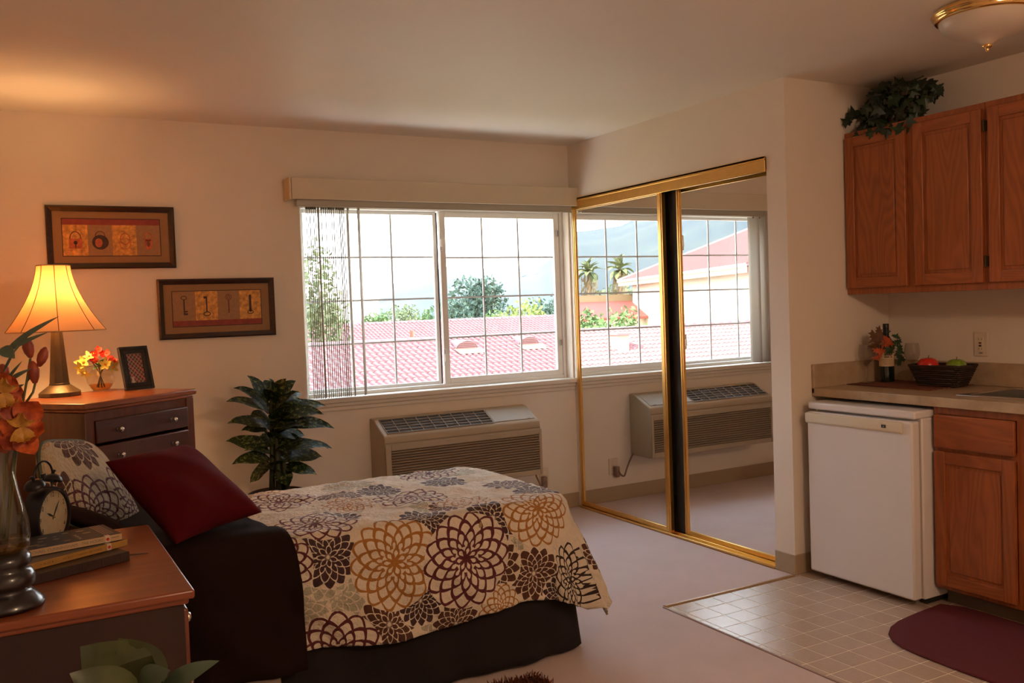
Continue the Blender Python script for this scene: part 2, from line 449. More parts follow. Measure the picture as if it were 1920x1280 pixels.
slx = [575, 578.5, 582, 585.5, 589, 592.5, 597.5, 603.5, 607.5, 611.5, 615.5, 619, 622.5, 626.5, 631, 634.5, 638, 641.5, 645, 653, 673]
wide = {6: .12, 13: .05, 16: .06, 19: .10, 20: .17}
for i, px in enumerate(slx):
    p = at(px, 420, Y=-.052); 
    va = math.atan2(ray(px, 500).x, ray(px, 500).y)
    ang = va + wide.get(i, .028+.03*R.random())
    d = Vector((math.sin(ang), math.cos(ang), 0)); nn = Vector((d.y, -d.x, 0))
    s_ = MB(O)
    def fs(u, v):
        k = (u-.5)*.089
        return Vector((p.x, -.052, 0)) + d*k + nn*(.0016*math.cos((u-.5)*PI)) + Vector((0, 0, .886+v*(1.985-.886)))
    s_.grid(fs, 4, 1)
    o = obj('slat', s_, SL.mat, vb, smooth=True)
    sd = o.modifiers.new('solid', 'SOLIDIFY'); sd.thickness = .0009
    obj('slat_clip', MB(O).box(p.x-.004, p.x+.004, -.058, -.046, 1.975, 1.995), BEIGED, o)

# ================================================================ AIR CONDITIONER
O = (-.93, 0, .31)
ac = thing('wall_air_conditioner', 'beige through-wall air conditioner with slatted front below the window', 'air conditioner', O)
ax0, ax1, yf = -1.475, -.425, -.24
prof = [(-.002, .305), (-.002, .735), (-.045, .735), (-.075, .728), (yf+.015, .655), (yf+.004, .640), (yf, .62), (yf, .315), (yf+.01, .305)]
bd = MB(O); bd.ext([(ax0, y, z) for y, z in prof], (ax1-ax0, 0, 0)); obj('body', bd, BEIGEP, ac, bevel=.006)
def onsl(u): # point on sloping top: u 0 back to 1 front
    return (-.075+(yf+.015+.075)*u, .728+(.655-.728)*u)
# top grille recess + bars
y0_, z0_ = onsl(.03); y1_, z1_ = onsl(.93); nrm = Vector((0, -(.728-.655), (-.075-yf-.015))).normalized()*-1
nrm = Vector((0, -.41, .91)).normalized()
gx0, gx1 = -1.445, -.745
tg = MB(O); tg.ext([Vector((gx0, y0_, z0_))+nrm*.0005, Vector((gx0, y1_, z1_))+nrm*.0005, Vector((gx0, y1_, z1_))+nrm*.0015, Vector((gx0, y0_, z0_))+nrm*.0015], (gx1-gx0, 0, 0))
obj('vent_opening', tg, mat('vent_dark', (.045, .035, .028, 1), .8), ac)
GRB = mat('vent_bar', (.30, .24, .17, 1), .8)
for k in range(6):
    u = k/5; y, z = y0_+(y1_-y0_)*u, z0_+(z1_-z0_)*u
    obj('vent_bar', MB(O).ext([Vector((gx0-.002, y-.0025, z))+nrm*q for q in (.001,)]+[Vector((gx0-.002, y+.0025, z+.001))+nrm*.001, Vector((gx0-.002, y+.0025, z+.001))+nrm*.006, Vector((gx0-.002, y-.0025, z))+nrm*.006], (gx1-gx0+.004, 0, 0)), GRB, ac)
for k in range(10):
    x = gx0+(gx1-gx0)*k/9
    obj('vent_rib', MB(O).ext([Vector((x-.002, y0_, z0_))+nrm*.001, Vector((x-.002, y1_, z1_))+nrm*.001, Vector((x-.002, y1_, z1_))+nrm*.006, Vector((x-.002, y0_, z0_))+nrm*.006], (.004, 0, 0)), GRB, ac)
obj('control_flap', MB(O).ext([Vector((-.735, *onsl(.05)))+nrm*.0005, Vector((-.735, *onsl(.9)))+nrm*.0005, Vector((-.735, *onsl(.9)))+nrm*.004, Vector((-.735, *onsl(.05)))+nrm*.004], (.285, 0, 0)), mat('flap', (.34, .27, .19, 1), .6), ac, bevel=.003)
obj('handle_mark', MB(O).ext([Vector((-.50, *onsl(.86)))+nrm*.004, Vector((-.50, *onsl(.90)))+nrm*.004, Vector((-.50, *onsl(.90)))+nrm*.006, Vector((-.50, *onsl(.86)))+nrm*.006], (.02, 0, 0)), BEIGED, ac)
obj('seam', MB(O).box(ax0+.004, ax1-.004, yf-.0006, yf+.001, .606, .610), BEIGED, ac)
fx0, fx1 = ax0+.035, ax1-.018
obj('grille_recess', MB(O).box(fx0, fx1, yf-.001, yf+.002, .345, .565), mat('recess_dark', (.05, .036, .026, 1), .8), ac)
SLT = mat('grille_slat', (.36, .27, .18, 1), .45)
for k in range(14):
    z = .350+.0155*k
    obj('grille_slat', MB(O).ext([(fx0, yf-.001, z), (fx0, yf-.013, z+.001), (fx0, yf-.013, z+.004), (fx0, yf-.001, z+.0095)], (fx1-fx0, 0, 0)), SLT, ac)
fm = MB(O); fm.box(fx0, fx1, yf-.015, yf, .565, .60).box(fx0, fx1, yf-.015, yf, .310, .345).box(ax0, fx0, yf-.015, yf, .31, .60).box(fx1, ax1, yf-.015, yf, .31, .60)
obj('front_panel', fm, BEIGEP, ac, bevel=.004)
c0 = at(1003, 888, Y=-.06); c1 = at(1011, 903, Y=-.06); c2 = at(1016, 917, Y=-.06); c3 = at(1020, 912, Y=-.05); c4 = at(1023, 902, Y=-.045)
pts = []
P_ = [Vector((c0.x, -.1, .33)), c0, c1, c2, c3, c4]
for i in range(len(P_)-1):
    for k in range(3):
        pts.append(P_[i].lerp(P_[i+1], k/3))
pts.append(P_[-1])
for _ in range(2): pts = [pts[0]]+[(pts[i-1]+pts[i]*2+pts[i+1])/4 for i in range(1, len(pts)-1)]+[pts[-1]]
CORD = mat('grey_cord', (.22, .15, .11, 1), .5)
obj('power_cord', MB(O).tube(pts, .006, 8), CORD, ac, smooth=True)
obj('plug', MB(O).box(c4.x-.016, c4.x+.018, -.045, -.009, c4.z-.045, c4.z+.03), mat('plug_brown', (.30, .19, .13, 1), .4), ac, bevel=.007)
oc = at(1018, 893, Y=-.005)
ot = thing('wall_outlet', 'beige wall outlet with grey plug in it below the air conditioner', 'outlet', (oc.x+.01, 0, oc.z))
ot_ = (oc.x+.01, 0, oc.z)
obj('cover_plate', MB(ot_).box(ot_[0]-.036, ot_[0]+.036, -.006, 0, oc.z-.058, oc.z+.058), PLATE, ot, bevel=.003)
for dz in (-.022, .022): obj('socket', MB(ot_).box(ot_[0]-.016, ot_[0]+.016, -.009, -.005, oc.z+dz-.014, oc.z+dz+.014), CREAMP, ot, bevel=.003)
# ================================================================ DRESSER (diagonal in the far left corner)
def molded_top(x0, x1, y0, y1, z0, z1):
    b = MB(); b.box(x0, x1, y0, y1, z0+(z1-z0)*.35, z1); b.box(x0+.012, x1-.012, y0+.012, y1, z0, z0+(z1-z0)*.4); return b
def knob(parent, x, y, z, ax=(0,-1,0), r=.012):
    k = MB(); k.lathe([(0, 0), (r*.9, .0), (r*.5, .004), (r*.42, .013), (r*.9, .018), (r, .024), (r*.8, .030), (0, .033)], 14, (x, y, z), ax=ax)
    obj('knob', k, CHROME, parent, smooth=True)
FL = Vector((-3.089, -1.06, 0)); ang = math.radians(39); DW, DD, DZ = .64, .52, 1.04
dr = thing('dresser', 'tall brown wooden dresser standing diagonally in the corner behind the bed', 'dresser', FL, ang)
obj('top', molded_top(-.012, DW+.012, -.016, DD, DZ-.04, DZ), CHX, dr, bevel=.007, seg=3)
cs = MB(); cs.box(0, .02, 0, DD-.01, .07, DZ-.04).box(DW-.02, DW, 0, DD-.01, .07, DZ-.04).box(0, DW, DD-.03, DD-.01, .07, DZ-.04).box(.0, DW, .004, .02, DZ-.085, DZ-.04).box(0, DW, .004, DD-.01, .05, .09)
cs.box(.0, .045, -.003, .02, .07, DZ-.04).box(DW-.045, DW, -.003, .02, .07, DZ-.04)
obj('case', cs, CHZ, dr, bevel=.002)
obj('plinth', MB().box(.01, DW-.01, .012, DD-.02, 0, .075), CHD, dr)
z1 = DZ-.078
for dh in (.096, .10, .17, .22, .22):
    z0 = z1-dh
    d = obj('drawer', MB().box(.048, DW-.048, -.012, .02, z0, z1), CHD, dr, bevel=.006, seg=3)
    obj('drawer_box', MB().box(.07, DW-.07, .02, DD-.06, z0+.01, z1-.01), CHD, d)
    for x in (.16, DW-.16): knob(d, x, -.012, (z0+z1)/2)
    z1 = z0-.012
# ================================================================ NIGHTSTAND
NZ = .75; nx0, nx1, ny0, ny1 = XL+.012, -3.0, -3.0, -2.215
O = (nx0, ny0, 0)
ns = thing('nightstand', 'reddish-brown low wooden chest in the left foreground with books and vase on it', 'nightstand', O)
b = MB(O); b.box(nx0, nx1, ny0, ny1, NZ-.022, NZ); b.box(nx0, nx1-.012, ny0+.012, ny1-.012, NZ-.036, NZ-.018)
obj('top', b, wood('nightstand_top', '#8a4624', '#6e3317', 'x', 1.0, .32, .3), ns, bevel=.006, seg=3)
b = MB(O); b.box(nx0+.01, nx1-.022, ny0+.022, ny0+.042, .05, NZ-.036).box(nx0+.01, nx1-.022, ny1-.042, ny1-.022, .05, NZ-.036).box(nx0+.01, nx0+.02, ny0+.03, ny1-.03, .05, NZ-.036).box(nx0+.01, nx1-.03, ny0+.03, ny1-.03, .04, .08)
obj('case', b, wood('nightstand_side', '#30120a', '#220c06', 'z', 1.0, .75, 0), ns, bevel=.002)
obj('plinth', MB(O).box(nx0+.03, nx1-.05, ny0+.04, ny1-.04, 0, .05), CHD, ns)
for k in range(4):
    z1 = NZ-.05-k*.158; z0 = z1-.148
    d = obj('drawer', MB(O).box(nx1-.04, nx1-.012, ny0+.03, ny1-.03, z0, z1), wood('nightstand_drawer', '#7a3c20', '#572712', 'y', 1.0, .35, .2) if k == 0 else bpy.data.materials['nightstand_drawer'], ns, bevel=.006)
    for y in (ny0+.2, ny1-.2): knob(d, nx1-.012-O[0], y-O[1], (z0+z1)/2, (1, 0, 0), .013)
# ================================================================ BED
ZT = .63; BX0, BX1, BY0, BY1 = XL+.05, -1.42, -2.17, -1.28
O = (-2.45, -1.72, 0)
bed = thing('bed', 'single bed with dark fabric base, head against the left wall', 'bed', O)
DK = mat('dark_fabric', (.008, .004, .004, 1), .9, 0, 60, .2, .2, 400)
obj('mattress', MB(O).box(BX0, BX1-.03, BY0+.05, BY1-.05, .36, ZT-.03), mat('mattress_cloth', (.6, .55, .5, 1), .9), bed, bevel=.05, seg=4)
obj('box_spring', MB(O).box(BX0, BX1-.02, BY0+.03, BY1-.03, .15, .36), DK, bed, bevel=.02)
for x in (BX0+.1, BX1-.1):
    for y in (BY0+.09, BY1-.09): obj('leg', MB(O).lathe([(0, 0), (.02, 0), (.028, .15), (0, .15)], 12, (x, y, 0)), BLACK, bed)
hb = MB(O); n = 16
pts = [(XL+.004, BY0+.02, .05)]+[(XL+.004, BY0+.02+(BY1-BY0-.04)*i/n, .86+.10*math.sin(PI*i/n)) for i in range(n+1)]+[(XL+.004, BY1-.02, .05)]
hb.ext(pts[::-1], (.035, 0, 0)); obj('headboard', hb, CHZ, bed, bevel=.004)
# skirt
sk = MB(O)
def skirt(u, v):
    P = [(-3.30, -2.195), (-1.52, -2.19), (-1.395, -2.12), (-1.385, -1.3)]
    Ls = [0]; 
    for q, r_ in zip(P, P[1:]): Ls.append(Ls[-1]+math.dist(q, r_))
    s = u*Ls[-1]; k = 0
    while k < 2 and s > Ls[k+1]: k += 1
    f = (s-Ls[k])/(Ls[k+1]-Ls[k]); x = P[k][0]+(P[k+1][0]-P[k][0])*f; y = P[k][1]+(P[k+1][1]-P[k][1])*f
    wv = .012*math.sin(s*17)+.008*math.sin(s*31+1)
    dn = Vector((P[k+1][1]-P[k][1], -(P[k+1][0]-P[k][0]), 0)).normalized()
    kk = 1-v
    z = .012+.006*math.sin(s*5)+v*.36
    # the slit at the foot corner
    p = Vector((x, y, z))+dn*(wv*kk+.012*kk-.03*v)
    return p
sk.grid(skirt, 140, 10)
so = obj('bed_skirt', sk, DK, bed, smooth=True); sd = so.modifiers.new('solid', 'SOLIDIFY'); sd.thickness = .002

# drape
def drape_fn(x0, x1, y0, y1, rc, rho, flare, ztop, wav, foot=True, puff=.006, seed=0.0):
    def fn(px, py):
        ix1 = x1-rc if foot else 1e9
        qx = min(px, ix1); qy = max(y0+rc, min(y1-rc, py))
        dx, dy = px-qx, py-qy; dist = math.hypot(dx, dy)
        pz = puff*(math.sin(px*15+seed)*math.sin(py*13+1+seed)+.6*math.sin(px*31+py*9)*math.sin(py*27-px*5))
        if dist <= rc:
            ed = min(1, (rc-dist)/rc) if dist > 0 else 1
            return Vector((px, py, ztop+pz*min(1, ed+.3)))
        d = dist-rc; nx, ny = dx/dist, dy/dist
        bx, by = qx+nx*rc, qy+ny*rc
        corner = 4*abs(nx*ny)**1.0 if foot else 0
        corner = min(1, corner/1.6)
        tl = (px+py)*1.0+math.atan2(ny, nx)*.35
        if d < rho*PI/2:
            a_ = d/rho; out = rho*math.sin(a_); dn = rho*(1-math.cos(a_)); rest = 0
        else:
            rest = d-rho*PI/2; fl = flare+.16*corner+(.16 if nx > .5 else 0)
            out = rho+rest*fl; dn = rho+rest*math.sqrt(max(0, 1-fl*fl))
        out += wav*min(1, rest/.2)*math.sin(tl*15+seed)+.5*wav*min(1, rest/.2)*math.sin(tl*33)
        z = ztop-dn
        if z < .035: out += (.035-z)*.8; z = .035
        return Vector((bx+nx*out, by+ny*out, z+pz*.4))
    return fn
def flowers_mat(name, base, fls, blotch, bumps=True):
    m = NT(name); uv = m.n('ShaderNodeUVMap').outputs[0]
    wob = m.noise(uv, 22, 2, out='Color'); uvw = m.V('ADD', uv, m.V('SCALE', m.V('SUBTRACT', wob, (.5, .5, .5)), sc_=.012))
    loc = None; col = None; par = None
    for (u, v, r, c, ty, N_) in fls:
        d = m.V('SCALE', m.V('SUBTRACT', uvw, (u, v, 0)), sc_=1.0/r)
        if loc is None: f = m.M('LESS_THAN', m.V('LENGTH', d), 1.0); loc = m.mixv(f, (9, 9, 9), d); col = m.mixc(f, C(c), C(c)); par = m.mixv(f, (0, 10, 0), (ty, N_, 0))
        else:
            f = m.M('LESS_THAN', m.V('LENGTH', d), 1.0)
            loc = m.mixv(f, loc, d); col = m.mixc(f, col, C(c)); par = m.mixv(f, par, (ty, N_, 0))
    s = m.n('ShaderNodeSeparateXYZ'); m.l(loc, s.inputs[0]); x, y = s.outputs[0], s.outputs[1]
    ps = m.n('ShaderNodeSeparateXYZ'); m.l(par, ps.inputs[0]); ty, N_ = ps.outputs[0], ps.outputs[1]
    r = m.V('LENGTH', loc); th = m.M('ADD', m.M('DIVIDE', m.M('ARCTAN2', y, x), 2*PI), .5)
    K = m.mixf(ty, 6.0, 5.0)
    q = m.M('MULTIPLY', m.M('POWER', r, .85), K)
    k0 = m.M('FLOOR', q); f = m.M('SUBTRACT', q, k0)
    N_ = m.M('MULTIPLY', N_, m.mixf(m.M('LESS_THAN', q, 2.0), 1.0, .5)); tn = m.M('MULTIPLY', th, N_)
    def tri(par_off):
        fr = m.M('FRACT', m.M('ADD', tn, par_off)); return m.M('ABSOLUTE', m.M('SUBTRACT', m.M('MULTIPLY', fr, 2), 1))
    par0 = m.M('MULTIPLY', k0, .5)
    t0 = tri(par0); t1 = tri(m.M('ADD', par0, .5))
    e0 = m.M('SUBTRACT', 1.0, m.M('MULTIPLY', m.M('POWER', t0, 1.5), .86))
    e1 = m.M('MULTIPLY', m.M('POWER', t1, 1.5), .86)
    cw = m.M('DIVIDE', m.M('MULTIPLY', m.M('MULTIPLY', r, PI), K), N_)
    s0 = m.M('MULTIPLY', m.M('SUBTRACT', 1, t0), cw); s1 = m.M('MULTIPLY', m.M('SUBTRACT', 1, t1), cw)
    inA = m.M('LESS_THAN', f, e0)
    dA = m.M('MINIMUM', m.M('MINIMUM', m.M('SUBTRACT', e0, f), s0), m.M('ADD', f, e1))
    dB = m.M('MINIMUM', m.M('SUBTRACT', f, e0), s1)
    d = m.mixf(inA, dB, dA)
    # outermost ring: beyond the petal tips is plain cloth
    outer = m.M('MULTIPLY', m.M('GREATER_THAN', q, m.M('SUBTRACT', K, 1.0)), m.M('SUBTRACT', 1, inA))
    line = m.M('LESS_THAN', d, m.mixf(ty, .235, .11))
    # tangential slits inside filled petals
    ink = m.mixf(ty, line, m.M('SUBTRACT', 1, line))
    edge = m.M('LESS_THAN', m.M('SUBTRACT', f, e0), .10)
    ink_o = m.mixf(ty, m.M('MULTIPLY', m.M('MULTIPLY', edge, m.M('SUBTRACT', 1, inA)), 1.0), 0.0)
    ink = m.mixf(outer, ink, ink_o)
    ok = m.M('LESS_THAN', r, 1.0)
    ink = m.M('MULTIPLY', ink, ok)
    bl = m.noise(uv, 9, 4, .6); bc = m.mixc(m.M('MULTIPLY', m.M('GREATER_THAN', bl, .58), .35), C(base), C(blotch))
    inside = m.M('MULTIPLY', ok, m.M('SUBTRACT', 1, outer))
    bc = m.mixc(inside, bc, C(base))
    cc = m.mixc(ink, bc, col)
    h = m.M('ADD', m.noise(uv, 16, 5, .65), m.M('MULTIPLY', m.noise(uv, 60, 3), .25))
    m.bsdf(cc, .85, 0, m.bump(h, .9, .028) if bumps else None, Sheen_Weight=.1)
    return m.mat
BUR, GLD, DBR, BRN, GRY, PUR, LGR = '#5c1e26', '#a8702c', '#33211d', '#553021', '#8c8a84', '#42282a', '#b0aa94'
YE, Z0_ = -2.13+.0, .63
def side(X, Z): return (X, -2.13-.0-(Z0_-Z)-.04)
F = []
# pale grey back layer
for (u, v, r) in [(-2.58, -2.15, .11), (-2.42, -2.40, .11), (-2.56, -2.42, .12), (-2.46, -2.30, .10), (-1.95, -2.02, .11), (-1.74, -2.30, .08), (-2.3, -1.9, .1), (-2.1, -1.42, .12), (-1.3, -2.1, .1), (-1.6, -1.45, .1), (-2.02, -2.52, .1), (-1.35, -1.6, .1)]: F.append((u, v, r, LGR, 1, 12))
for (u, v, r) in [(-2.24, -2.5, .115), (-1.64, -2.46, .11), (-1.81, -2.40, .115), (-1.92, -2.06, .08), (-1.98, -2.56, .09), (-1.55, -1.85, .11), (-2.2, -1.62, .10), (-1.2, -2.25, .10), (-2.72, -1.8, .12)]: F.append((u, v, r, BRN, 1, 14))
for (u, v, r) in [(-2.44, -2.25, .115), (-1.80, -2.215, .115), (-2.06, -2.16, .10), (-2.11, -2.45, .09), (-1.53, -2.55, .08), (-2.025, -1.60, .10), (-1.73, -1.62, .11), (-1.52, -2.04, .10), (-2.34, -1.98, .10), (-1.25, -1.85, .10)]: F.append((u, v, r, PUR, 1, 14))
for (u, v, r) in [(-1.80, -2.56, .09), (-1.84, -2.02, .11), (-2.22, -1.80, .11), (-1.35, -1.40, .13), (-2.5, -1.35, .13), (-1.12, -2.05, .09)]: F.append((u, v, r, GLD, 0, 12))
for (u, v, r, c, N_) in [(-2.43, -2.04, .15, BUR, 14), (-1.98, -1.83, .15, BUR, 14), (-2.43, -1.55, .15, BUR, 14), (-2.62, -2.26, .13, BUR, 14), (-2.20, -2.30, .165, GLD, 14), (-1.60, -2.20, .155, GLD, 14), (-2.42, -2.60, .16, BUR, 12), (-1.40, -2.47, .15, DBR, 14), (-1.92, -2.345, .175, BUR, 14), (-1.7, -1.38, .14, BUR, 14), (-1.14, -1.7, .14, GLD, 14)]: F.append((u, v, r, c, 0, N_))
QM = flowers_mat('floral_quilt_cloth', '#dfd2bd', F, '#c4bca8')
LIN2 = mat('quilt_lining', C('#9a8862'), .85)
qf = drape_fn(-9, -1.47, -2.13, -1.33, .09, .075, .06, ZT, .012, True, .007, .3)
QX0, QX1, QY0, QY1 = -2.75, -1.04, -2.565, -.90
q = MB((-2.45, -1.72, 0))
def hemx(u, v): return QX0+(QX1-QX0)*u, QY0+(QY1-QY0)*v
def qfn(u, v):
    x, y = hemx(u, v)
    if v < .3: y += (.3-v)/.3*.018*math.sin(x*7+1)
    # keep the hanging corner pointed but off the floor
    ox, oy = max(0, x+1.47), max(0, -2.13-y)
    if ox > 0 and oy > 0:
        k = 1-.16*min(1, ox/.4)*min(1, oy/.42); x = -1.47+ox*k; y = -2.13-oy*k
    oy2 = max(0, y+1.33)
    if ox > 0 and oy2 > 0:
        k = 1-.2*min(1, ox/.4)*min(1, oy2/.42); x = -1.47+ox*k; y = -1.33+oy2*k
    p = qf(x, y)
    if x < -2.60:
        k = min(1, (-2.60-x)/.06); p.z -= .013*k if y > -2.2 else 0; p.y += .012*k if y < -2.13 else 0
    return p
q.grid(qfn, 170, 170, lambda u, v: hemx(u, v))
quilt = obj('quilt', q, [LIN2, QM], None, smooth=True); quilt.location = (-2.45, -1.72, 0)
quilt.data.polygons.foreach_set('material_index', [1]*len(quilt.data.polygons))
sd = quilt.modifiers.new('solid', 'SOLIDIFY'); sd.thickness = .010; sd.offset = -1; sd.material_offset = -1; sd.material_offset_rim = -1
tx = bpy.data.textures.new('wrinkle', 'CLOUDS'); tx.noise_scale = .07; tx.noise_depth = 2
dp = quilt.modifiers.new('wrinkles', 'DISPLACE'); dp.texture = tx; dp.strength = .017; dp.texture_coords = 'LOCAL'
tag(quilt, 'cream quilt printed with large burgundy, gold and brown flowers, hanging over the bed', 'quilt')
# dark brown blanket over the head half
BLK = mat('brown_blanket', (.017, .008, .006, 1), .95, 0, 5, .15, .3, 300, Specular_IOR_Level=.12)
bf = drape_fn(-9, 0, -2.15, -1.31, .09, .095, .06, ZT+.034, .010, False, .004, 1.3)
q = MB((-2.45, -1.72, 0))
def tuck(p, lim):
    if p.x < -2.86:
        k = min(1, (-2.86-p.x)/.12); p.y = max(p.y, lim) if k >= 1 else p.y+(max(p.y, lim)-p.y)*k
    return p
def bfn(u, v):
    x = -3.44+(.80+.0*v)*u; y = -2.66+(1.80)*v
    if u > .0: x += u*(.06*math.sin(v*6)+ (-.03 if v > .3 else .10*max(0, (.3-v))/.3))
    return tuck(bf(x, y), -2.208)
q.grid(bfn, 60, 110)
bl = obj('blanket', q, BLK, None, smooth=True); bl.location = (-2.45, -1.72, 0)
sd = bl.modifiers.new('solid', 'SOLIDIFY'); sd.thickness = .008; sd.offset = -1
tag(bl, 'plain dark brown blanket folded over the bed beside the nightstand', 'blanket')
sh = MB((-2.45, -1.72, 0))
sf = drape_fn(-9, 0, -2.145, -1.31, .09, .083, .06, ZT+.014, .010, False, .004, 1.3)
sh.grid(lambda u, v: tuck(sf(-3.40+.77*u, -2.70+.02*math.sin(u*9)+.60*v), -2.190), 50, 40)
so = obj('bed_sheet', sh, mat('sheet_cloth', (.30, .24, .19, 1), .9), None, smooth=True); so.location = (-2.45, -1.72, 0)
sd = so.modifiers.new('solid', 'SOLIDIFY'); sd.thickness = .003; sd.offset = -1
tag(so, 'pale bed sheet whose hem shows just below the dark brown blanket', 'bed sheet')
# pillows
def cushion(name, A, B, Cc, D, th, material, label, piping=None, bow=.07, uvo=(0, 0), uvs=1.0, n=26, rnd=0.0):
    A, B, Cc, D = map(Vector, (A, B, Cc, D)); o = (A+B+Cc+D)/4
    nn = ((D-B).cross(A-Cc)).normalized()
    if nn.dot(CAMC-o) < 0: nn = -nn
    def edge(u, v):
        k_ = 1-rnd*(u*v)**4; uu = u*k_*(1-bow*(1-v*v)); vv = v*k_*(1-bow*(1-u*u)); a = (uu+1)/2; b = (vv+1)/2
        return A*(a*(1-b))+B*((1-a)*(1-b))+Cc*((1-a)*b)+D*(a*b)
    mb = MB(o); L1 = (A-B).length*uvs; L2 = (D-A).length*uvs
    def prof(u, v): 
        e = max(0, (1-abs(u)**2.6)*(1-abs(v)**2.6)); return th*e**.5*(1+.05*math.sin(u*6+v*4))
    for sg in (1, -1):
        def fn(s, t_, sg=sg):
            u, v = s*2-1, t_*2-1
            u = math.sin(u*PI/2); v = math.sin(v*PI/2)
            return edge(u, v)+nn*(prof(u, v)*sg)
        if sg == 1: mb.grid(fn, n, n, lambda s, t_: (uvo[0]+s*L1, uvo[1]+t_*L2))
        else: mb.grid(lambda s, t_: fn(1-s, t_), n, n, lambda s, t_: (uvo[0]+s*L1, uvo[1]+t_*L2))
    ob = obj(name, mb, material, None, smooth=True, loc=o)
    wd = ob.modifiers.new('weld', 'WELD'); wd.merge_threshold = .0008
    tag(ob, label, 'pillow')
    if piping is not None:
        pts = []
        for k in range(4*n):
            s = k/n; 
            if s < 1: u, v = -1+2*s, -1
            elif s < 2: u, v = 1, -1+2*(s-1)
            elif s < 3: u, v = 1-2*(s-2), 1
            else: u, v = -1, 1-2*(s-3)
            pts.append(edge(u, v))
        pts.append(pts[0])
        obj('piping', MB(o).tube(pts, .0065, 8), piping, ob, smooth=True)
    return ob
SHF = [(x, y, .12, c, ty, N_) for x, y, c, ty, N_ in [(.1, .1, BRN, 1, 12), (.4, .12, BUR, 0, 12), (.25, .33, BRN, 1, 14), (.5, .36, GLD, 0, 12), (.05, .42, GLD, 0, 12), (.62, .1, BRN, 1, 12), (.22, .08, BUR, 0, 12)]]
SHM = flowers_mat('floral_sham_cloth', '#c4ad8c', SHF, '#a59a80', True)
cushion('pillow', at(275, 985, Y=-1.52), at(92, 985, Y=-1.92), at(66, 826, Y=-1.88), at(172, 826, Y=-1.50), .055, SHM, 'floral patterned pillow leaning on the headboard behind the burgundy pillow', mat('green_piping', C('#4c5440'), .6), .0, rnd=.13)
cushion('pillow', (-3.37, -2.18, .68), (-3.37, -1.45, .68), (-3.425, -1.45, 1.0), (-3.425, -2.18, 1.0), .034, mat('brown_pillow', (.085, .04, .02, 1), .8, 0, 8, .2), 'plain brown pillow against the wall behind the floral pillow', None, .05)
cushion('pillow', (-2.60, -1.98, .688), (-2.93, -2.262, .686), (-3.09, -1.93, .915), (-2.79, -1.67, .91), .075, mat('burgundy_velvet', (.075, .003, .005, 1), .95, 0, 8, .12, .1, 300, Specular_IOR_Level=.1, Sheen_Weight=.05, Sheen_Tint=(1, .2, .2, 1)), 'plain burgundy square pillow in the middle of the bed\'s head end', None, .09)
cushion('pillow', (-3.05, -2.17, .705), (-3.05, -2.0, .705), (-3.26, -2.0, .80), (-3.26, -2.17, .83), .028, BLK, 'small dark brown pillow lying behind the alarm clock', None, .06)

# ================================================================ FRIDGE
fx, fy0, fy1, fz = .035, -2.605, -2.012, .862
O = (.33, -2.31, 0)
fg = thing('mini_fridge', 'white under-counter refrigerator with cream handle strip beside the oak base cabinet', 'refrigerator', O)
obj('body', MB(O).box(fx+.065, .62, fy0, fy1, .03, fz-.035), WHITEP, fg, bevel=.006)
obj('top_panel', MB(O).box(fx+.012, .63, fy0-.002, fy1+.002, fz-.035, fz), WHITEP, fg, bevel=.008, seg=3)
dd = obj('door', MB(O).box(fx, fx+.052, fy0+.002, fy1-.002, .035, fz-.045), WHITEP, fg, bevel=.010, seg=3)
hs = MB(O); hs.ext([(fx-.012, fy1-.001, fz-.052), (fx+.01, fy1-.001, fz-.048), (fx+.01, fy1-.001, fz-.10), (fx-.006, fy1-.001, fz-.10), (fx-.012, fy1-.001, fz-.092)], (0, -(fy1-fy0-.05), 0))
obj('handle_strip', hs, CREAMP, dd, bevel=.003, label='cream handle strip along the door top')
obj('emblem', MB(O).box(fx-.0135, fx-.011, fy0+.125, fy0+.148, fz-.081, fz-.067), BLACK, dd)
obj('emblem_mark', MB(O).box(fx-.0140, fx-.0132, fy0+.132, fy0+.141, fz-.077, fz-.071), CHROME, dd)
obj('door_gasket', MB(O).box(fx+.052, fx+.066, fy0+.008, fy1-.008, .04, fz-.05), mat('gasket', (.42, .38, .33, 1), .6), fg)
for y in (fy0+.06, fy1-.06):
    for x in (fx+.10, .58): obj('foot', MB(O).lathe([(0, 0), (.016, 0), (.016, .012), (.008, .014), (.008, .032), (0, .032)], 12, (x, y, 0)), mat('foot_grey', (.25,.22,.2,1), .5), fg)
obj('base_grille', MB(O).box(fx+.09, .6, fy0+.01, fy1-.01, .008, .03), BLACK, fg)

